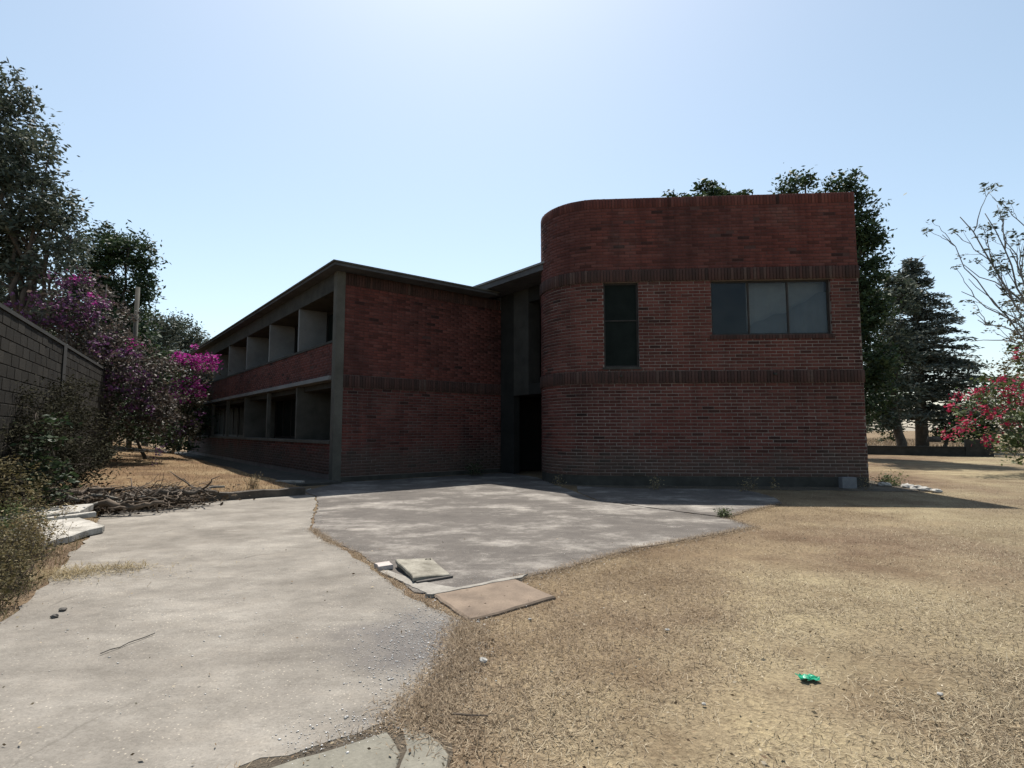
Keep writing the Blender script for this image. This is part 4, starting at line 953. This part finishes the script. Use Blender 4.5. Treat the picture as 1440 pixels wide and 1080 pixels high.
chunk('broken_slab', 'weathered slab fragment in the weeds at the left edge', [(-7.9, 7.0), (-7.2, 7.4), (-7.5, 7.9), (-8.2, 7.5)], .0, .10, BROKEN, 'slab', (-.04, .03), 'broken slabs', 153)

# inspection cover propped on its rim, brick bit, flush plate
RIM = plain('dark_rim', (.05, .045, .04), (.11, .10, .09), 6, .9, .4, .01)
IC = thing('inspection_cover', 'square concrete inspection cover lying tilted on the courtyard slab', 'cover', (-0.95, 5.8, 0))
b = MB(); b.prism(rough_edge([(-1.22, 6.0), (-0.90, 5.36), (-0.58, 5.58), (-0.88, 6.22)][::-1], .004, .1, 160), .004, .02); b.build('rim', RIM, IC)
P4 = rough_edge([(-0.94, 5.37), (-0.61, 5.60), (-0.88, 6.21), (-1.24, 6.01)], .006, .08, 161); cx, cy = np.mean(P4, axis=0)
tz = lambda x, y: .05 - .04 * (x - cx) * 2 + .0 * y
V = [(x, y, tz(x, y) - .03) for x, y in P4] + [(x, y, tz(x, y)) for x, y in P4] + [(cx + (x - cx) * .965, cy + (y - cy) * .965, tz(x, y) + .008) for x, y in P4]; n = len(P4)
F = [tuple(range(2 * n, 3 * n))] + [(i, (i + 1) % n, n + (i + 1) % n, n + i) for i in range(n)] + [(n + i, n + (i + 1) % n, 2 * n + (i + 1) % n, 2 * n + i) for i in range(n)]
link('lid', mkmesh('lid', V, F), plain('lid_concrete', (.12, .108, .085), (.28, .26, .215), 7, .92, .5, .008), IC)
b = MB(); b.tube([(-.93, 6.08, .05), (-.93, 6.08, .066), (-.88, 6.10, .066), (-.88, 6.10, .05)], .006, 5); b.build('lifting_ring', RIM, IC)
def pebble(name, label, loc, r, mat, cat='stone', seed=1, group=None):
    rg = np.random.default_rng(seed); V = []; F = []; nu, nv = 9, 6
    for j in range(nv):
        th_ = math.pi * (j + .5) / nv
        for i in range(nu):
            ph = 2 * math.pi * i / nu; k = 1 + rg.normal(0, .13); V.append((loc[0] + r[0] * k * math.sin(th_) * math.cos(ph), loc[1] + r[1] * k * math.sin(th_) * math.sin(ph), loc[2] + r[2] * k * math.cos(th_)))
    for j in range(nv - 1):
        for i in range(nu): F.append((j * nu + i, (j + 1) * nu + i, (j + 1) * nu + (i + 1) % nu, j * nu + (i + 1) % nu))
    F += [tuple(range(nu)), tuple((nv - 1) * nu + i for i in range(nu - 1, -1, -1))]
    o = link(name, mkmesh(name, V, F), mat, label=label, category=cat)
    if group: o['group'] = group
    return o
WHITE = plain('chalky_white', (.24, .23, .205), (.42, .40, .37), 9, .9, .3, .004)
PINK = plain('brick_bit', (.30, .26, .24), (.44, .39, .36), 9, .9, .4, .004)
chunk('brick_fragment', 'pale brick fragment wedged at the left side of the inspection cover', [(-1.38, 5.84), (-1.24, 5.90), (-1.32, 6.07), (-1.47, 6.02)], .002, .045, PINK, 'brick', (.05, 0), None, 163, .004)
chunk('flush_plate', 'large tan slab cover set flush between driveway, courtyard and lawn', [(-0.70, 4.99), (-0.32, 4.33), (.38, 4.93), (0.03, 5.50)], -.02, .016, plain('tan_slab', (.095, .07, .052), (.205, .155, .114), 2.6, .9, .35, .006), 'cover', (0.0, 0), None, 164, .006)
pebble('lump_of_plaster', 'small white lump of plaster on the lawn beside the driveway', (-.18, 3.59, .012), (.026, .02, .016), WHITE, 'rubble', 170)
G = 'white litter specks on the lawn'
for i, (px, py, s, lab) in enumerate(((938, 887, .016, 'white speck on the lawn halfway between plate and green scrap'), (1322, 978, .018, 'white speck on the lawn at lower right'), (745, 872, .014, 'white speck just below the tan slab corner'), (672, 876, .015, 'white chip at the near corner of the tan slab'), (990, 992, .012, 'tiny white speck at the bottom centre of the lawn'))):
    r = np.array([(px - 720) / 776, _c - (540 - py) / 776 * _s, _s + (540 - py) / 776 * _c]); t = -EYE / r[2]; pebble('litter_speck', lab, (r[0] * t, r[1] * t, .008), (s, s * .8, s * .5), WHITE, 'litter', 180 + i, G)
# crumpled scrap of green plastic
rg = np.random.default_rng(190); V = []; F = []
for i in range(9):
    for j in range(7): V.append((1.73 + (i - 4) * .013 + rg.normal(0, .006), 3.36 + (j - 3) * .013 + rg.normal(0, .006), .006 + abs(rg.normal(0, .008))))
for i in range(8):
    for j in range(6): F.append((i * 7 + j, (i + 1) * 7 + j, (i + 1) * 7 + j + 1, i * 7 + j + 1))
link('plastic_scrap', mkmesh('plastic_scrap', V, F), plain('green_plastic', (.0, .17, .085), (.01, .30, .16), 30, .35, .2, .003, spec=.5), label='crumpled scrap of green plastic lying on the dry lawn', category='litter')
b = MB(); b.tube(wiggle((-2.66, 3.70, .012), (-2.54, 4.06, .012), 7, .02, rg), .0035, 5); b.build('stick', RIM, label='thin dark stick lying on the left of the driveway', category='stick')
b = MB(); b.tube(wiggle((-.30, 2.92, .022), (-.12, 2.90, .022), 5, .04, rg), [.006, .006, .005, .005, .004], 5); b.build('stick', TWIG, label='short brown stick on the lawn below the plaster lump', category='stick')
for i, (x, y, lab) in enumerate(((-3.62, 4.58, 'upper of two dark pebbles on the left of the driveway'), (-3.55, 4.42, 'lower of two dark pebbles on the left of the driveway'))): pebble('pebble', lab, (x, y, .012), (.03, .025, .015), RIM, 'stone', 200 + i, 'dark pebbles')
for i, (poly, lab) in enumerate([([(-1.05, 2.1), (-.50, 2.1), (-.50, 2.62), (-.60, 2.80), (-.74, 2.70), (-.86, 2.63), (-1.05, 2.50)], 'broad flat stone below the crack at the bottom edge'), ([(-.48, 2.1), (-.28, 2.1), (-.28, 2.60), (-.40, 2.78), (-.54, 2.84), (-.48, 2.64)], 'smaller flat stone beside the broad one at the bottom edge'), ([(-1.5, 2.1), (-1.07, 2.1), (-1.07, 2.47), (-1.5, 2.36)], 'flat stone left of the broad one at the bottom edge')]):
    chunk('flat_stone', lab, poly, -.06, .003, plain('flat_stone', (.12, .112, .09), (.19, .178, .145), 4, .9, .4, .008), 'stone', (0, 0), 'flat stones at the bottom edge', 210 + i, .008)
# foot of the block on the right
chunk('white_block', 'small whitewashed concrete block against the foot of the brick wall', [(8.28, 13.98), (8.62, 13.95), (8.64, 14.15), (8.30, 14.18)], 0, .27, plain('grey_block', (.13, .13, .135), (.19, .19, .195), 6, .9, .3, .005), 'block', (0, 0), None, 220, .004)
G = 'whitewashed stones right of the block'
for i, (x, y, r_, lab) in enumerate(((9.75, 14.6, .13, 'whitewashed stone nearest the block corner'), (10.05, 14.2, .12, 'second whitewashed stone from the block corner'), (10.0, 13.8, .13, 'third whitewashed stone from the block corner'), (9.95, 13.45, .12, 'fourth whitewashed stone from the block corner'), (9.95, 13.1, .10, 'whitewashed stone farthest from the block corner'))):
    pebble('whitewashed_stone', lab, (x, y, .03), (r_ * 1.3, r_ * 1.1, r_ * .5), WHITE, 'stone', 230 + i, G)
b = MB(); b.tube(wiggle((-5.5, 13.1, .02), (-4.9, 13.6, .03), 6, .08, rg), .02, 5); b.build('pale_stick', BROKEN, label='pale broken stick at the right end of the kerb', category='stick')
b = MB(); b.obox((-5.9, 13.9), (.97, -.2), .75, .12, .16, .20); b.build('pale_board', BROKEN, label='short pale board lying at the corner of the raised plot', category='board')

# ---------------------------------------------------------------- dry grass, straw and weeds too many to count
def blades(P, zf, lo, hi, wid, up, seed, mat, name, label):
    rg = np.random.default_rng(seed); n = len(P); an = rg.uniform(0, 2 * math.pi, n); L = rg.uniform(lo, hi, n); el = np.clip(np.abs(rg.normal(up, .35, n)), .02, 1.4)
    d = np.stack([np.cos(an) * np.cos(el), np.sin(an) * np.cos(el), np.sin(el)], 1) * L[:, None]; s_ = np.stack([-np.sin(an), np.cos(an), 0 * an], 1) * (wid * rg.uniform(.6, 1.3, n))[:, None]
    base = np.concatenate([P, zf[:, None]], 1); midp = base + d * .55 + [0, 0, .12] * L[:, None] * .25
    V = np.stack([base - s_, base + s_, midp + s_ * .7, base + d, midp - s_ * .7], 1).reshape(-1, 3)
    i0 = np.arange(n)[:, None] * 5
    F = np.concatenate([i0 + [0, 1, 4], i0 + [1, 2, 4], i0 + [4, 2, 3]]); me = mkmesh(name, V, F)
    o = link(name, me, mat, kind='stuff'); o['label'] = label; o['category'] = 'grass'; return o
STRAW = leafmat('straw', [(0.09, 0.067, 0.046), (0.175, 0.137, 0.091), (0.28, 0.23, 0.157), (0.46, 0.40, 0.29)], 0.2, .8, lawn=True)
STRAW_O = leafmat('straw_orange', [(0.075, 0.045, 0.026), (0.15, 0.095, 0.05), (0.22, 0.15, 0.08), (0.31, 0.24, 0.145)], 0.2, .8)
rg = np.random.default_rng(300)
# density falls off with distance from the camera
n = 420000; v = rg.random(n); yy = 2.0 * (16.0 / 2.0) ** v; xx = rg.uniform(-1.05, 1.05, n) * (yy * .95 + .3)
P = np.stack([xx, yy], 1)
BUILD = [tuple(kpt(LX - .1, 6)), tuple(kpt(LX - .1, RR)), tuple(kpt(LX + .4, .4)), tuple(kpt(LX + RR, -.05)), tuple(kpt(0.05, -.05)), tuple(kpt(.05, 9))]
off = inpoly(P, DRIVE) | inpoly(P, YARD) | inpoly(P, APRON) | inpoly(P, BUILD) | inpoly(P, [(-5.5, 12.4), (-4.9, 15.6), (0, 19.4), (3, 19.4), (3, 12)])
off |= inpoly(P, [(-0.70, 4.99), (-0.32, 4.33), (.38, 4.93), (0.03, 5.50)]) | inpoly(P, [(-1.3, 2.15), (-.32, 2.2), (-.30, 2.60), (-.38, 2.74), (-.62, 2.8), (-1.3, 2.4)])
off |= ((P - C1) @ V1 > -2.6) & ((P - C1) @ (-U1) > -0.5)
mott = np.sin(P[:, 0] * 4.1 + 1.7 * np.sin(P[:, 1] * 3.3)) * np.sin(P[:, 1] * 4.7 + 1.3 * np.sin(P[:, 0] * 2.9))
dens = 0.22 + 0.28 * mott + 0.58 * np.sin(P[:, 0] * 1.3 + np.sin(P[:, 1] * 1.1) * 2) * np.sin(P[:, 1] * .9 + 2) + rg.normal(0, .3, n)
keep = ~off & (dens > -.05); P = P[keep]; k = P[:, 1]
blades(P, np.full(len(P), -.012), .02, .068, .002, .13, 301, STRAW, 'dry_grass', 'short dry straw-coloured grass covering the lawn')
# straw overhanging the slab edges, in the joint and in heaps
def along(poly_pts, n, wid, seed):
    rg = np.random.default_rng(seed); pts = np.array(poly_pts, float); seg = np.linalg.norm(np.diff(pts, axis=0), axis=1); cum = np.concatenate([[0], np.cumsum(seg)]); s_ = rg.uniform(0, cum[-1], n)
    x = np.interp(s_, cum, pts[:, 0]); y = np.interp(s_, cum, pts[:, 1]); return np.stack([x, y], 1) + rg.normal(0, wid, (n, 2))
J = along([(-2.92, 8.2), (-2.44, 7.45), (-1.89, 6.73), (-1.43, 5.95), (-0.92, 5.06), (-.35, 4.3)], 2200, .03, 302)
J = np.concatenate([J, along([(-2.95, 8.3), (-2.44, 7.45), (-2.2, 7.1)], 1500, .05, 312), along([(.05, 5.56), (.14, 5.58), (.75, 6.16), (1.55, 6.96), (2.36, 7.5), (3.68, 8.48), (3.56, 9.4)], 7500, .06, 303), along([(-.33, 4.3), (-.34, 3.61), (-.45, 3.06), (-.52, 2.93)], 9000, .085, 304), along([(3.6, 9.42), (4.46, 10.3), (5.37, 11.1)], 2500, .05, 305), along([(-.5, 3.0), (-.3, 2.8)], 1500, .12, 309)])
blades(J, np.full(len(J), .003), .015, .06, .0018, .2, 306, STRAW, 'edge_grass', 'dry grass growing from the slab joint and spilling over slab edges')
Hp = np.concatenate([rg.normal(0, 1, (1500, 2)) * [.20, .16] + [-4.45, 5.72], rg.normal(0, 1, (500, 2)) * [.16, .10] + [-4.1, 5.95], rg.normal(0, 1, (160, 2)) * [.4, .25] + [-3.9, 5.8]])
blades(Hp, .004 + np.abs(rg.normal(0, .012, len(Hp))), .03, .10, .0025, .05, 307, LEAF_DRY, 'straw_heap', 'loose yellow straw scattered on the left driveway edge')
# raised plot
n = 60000; a = -2.45 + 32 * rg.random(n) ** 1.7; bq = rg.uniform(1.65, 13, n); Q = C1 + a[:, None] * V1 - bq[:, None] * U1
blades(Q, plot_z(a, bq), .03, .11, .004, .45, 308, STRAW_O, 'plot_grass', 'brown dry grass over the raised plot')
# far field and left verge
n = 26000; P = np.stack([rg.uniform(8, 60, n), rg.uniform(37, 90, n)], 1); blades(P, np.full(n, -.02), .15, .55, .02, 1.0, 310, STRAW, 'field_grass', 'tall yellow grass in the field beyond the low wall')
n = 9000; P = np.stack([rg.uniform(-9, -3.8, n), rg.uniform(3.6, 10, n)], 1); off = inpoly(P, DRIVE); P = P[~off]; blades(P, np.full(len(P), -.02), .05, .2, .003, .8, 311, LEAF_WEED, 'verge_grass', 'rank olive grass under the weeds on the left verge')

# fallen leaves on the lawn and slabs, and loose gravel at the broken driveway edge
n = 2600; yy = 2.2 * 6.0 ** rg.random(n); P = np.stack([rg.uniform(-1, 1, n) * yy, yy], 1); P = P[~inpoly(P, BUILD)]
keep = ~(inpoly(P, DRIVE) | inpoly(P, YARD) | inpoly(P, APRON)) | (rg.random(len(P)) < .12); P = P[keep & ~(((P - C1) @ V1 > -2.6) & ((P - C1) @ (-U1) > -0.5))]
V, F = leafquads(np.concatenate([P, rg.uniform(.006, .022, (len(P), 1))], 1), .019, .5, rg, 0, .12, .5)
o = link('fallen_leaves', mkmesh('fallen_leaves', V, F), leafmat('fallen_leaf', [(.08, .05, .03), (.16, .11, .065), (.28, .22, .14), (.45, .39, .30)], .1, .9), kind='stuff'); o['label'] = 'scattered curled dead leaves on the lawn'; o['category'] = 'leaves'
Gp = np.concatenate([rg.normal(0, 1, (2600, 2)) * [.20, .45] + [-.62, 4.0], along([(-.35, 4.3), (-.4, 3.5), (-.5, 2.95), (-1.0, 2.7)], 1500, .10, 320), along([(-3.9, 11.2), (-2.9, 8.2), (-1.43, 5.95), (-.7, 4.75)], 900, .10, 321), rg.normal(0, 1, (700, 2)) * [1.4, 1.2] + [-2.2, 4.5], along([(-.7, 5.05), (.14, 5.6), (2.36, 7.53), (3.68, 8.5)], 900, .16, 322)])
n = len(Gp); r_ = rg.gamma(2.0, .0012, n) + .001; d6 = np.array([(1, 0, 0), (0, 1, 0), (-1, 0, 0), (0, -1, 0), (0, 0, .45), (0, 0, -.45)], float)
V = (d6[None] * (rg.uniform(.6, 1.4, (n, 6, 1)) * r_[:, None, None]) + np.concatenate([Gp, np.full((n, 1), .003)], 1)[:, None]).reshape(-1, 3)
f8 = np.array([(0, 1, 4), (1, 2, 4), (2, 3, 4), (3, 0, 4), (1, 0, 5), (2, 1, 5), (3, 2, 5), (0, 3, 5)]); F = (f8[None] + (np.arange(n) * 6)[:, None, None]).reshape(-1, 3)
o = link('gravel', mkmesh('gravel', V, F), leafmat('gravel_grit', [(.25, .24, .22), (.36, .35, .33), (.5, .48, .46), (.75, .73, .7)], 0.0, .9), kind='stuff'); o['label'] = 'loose pale gravel crumbling from the slab edges'; o['category'] = 'gravel'
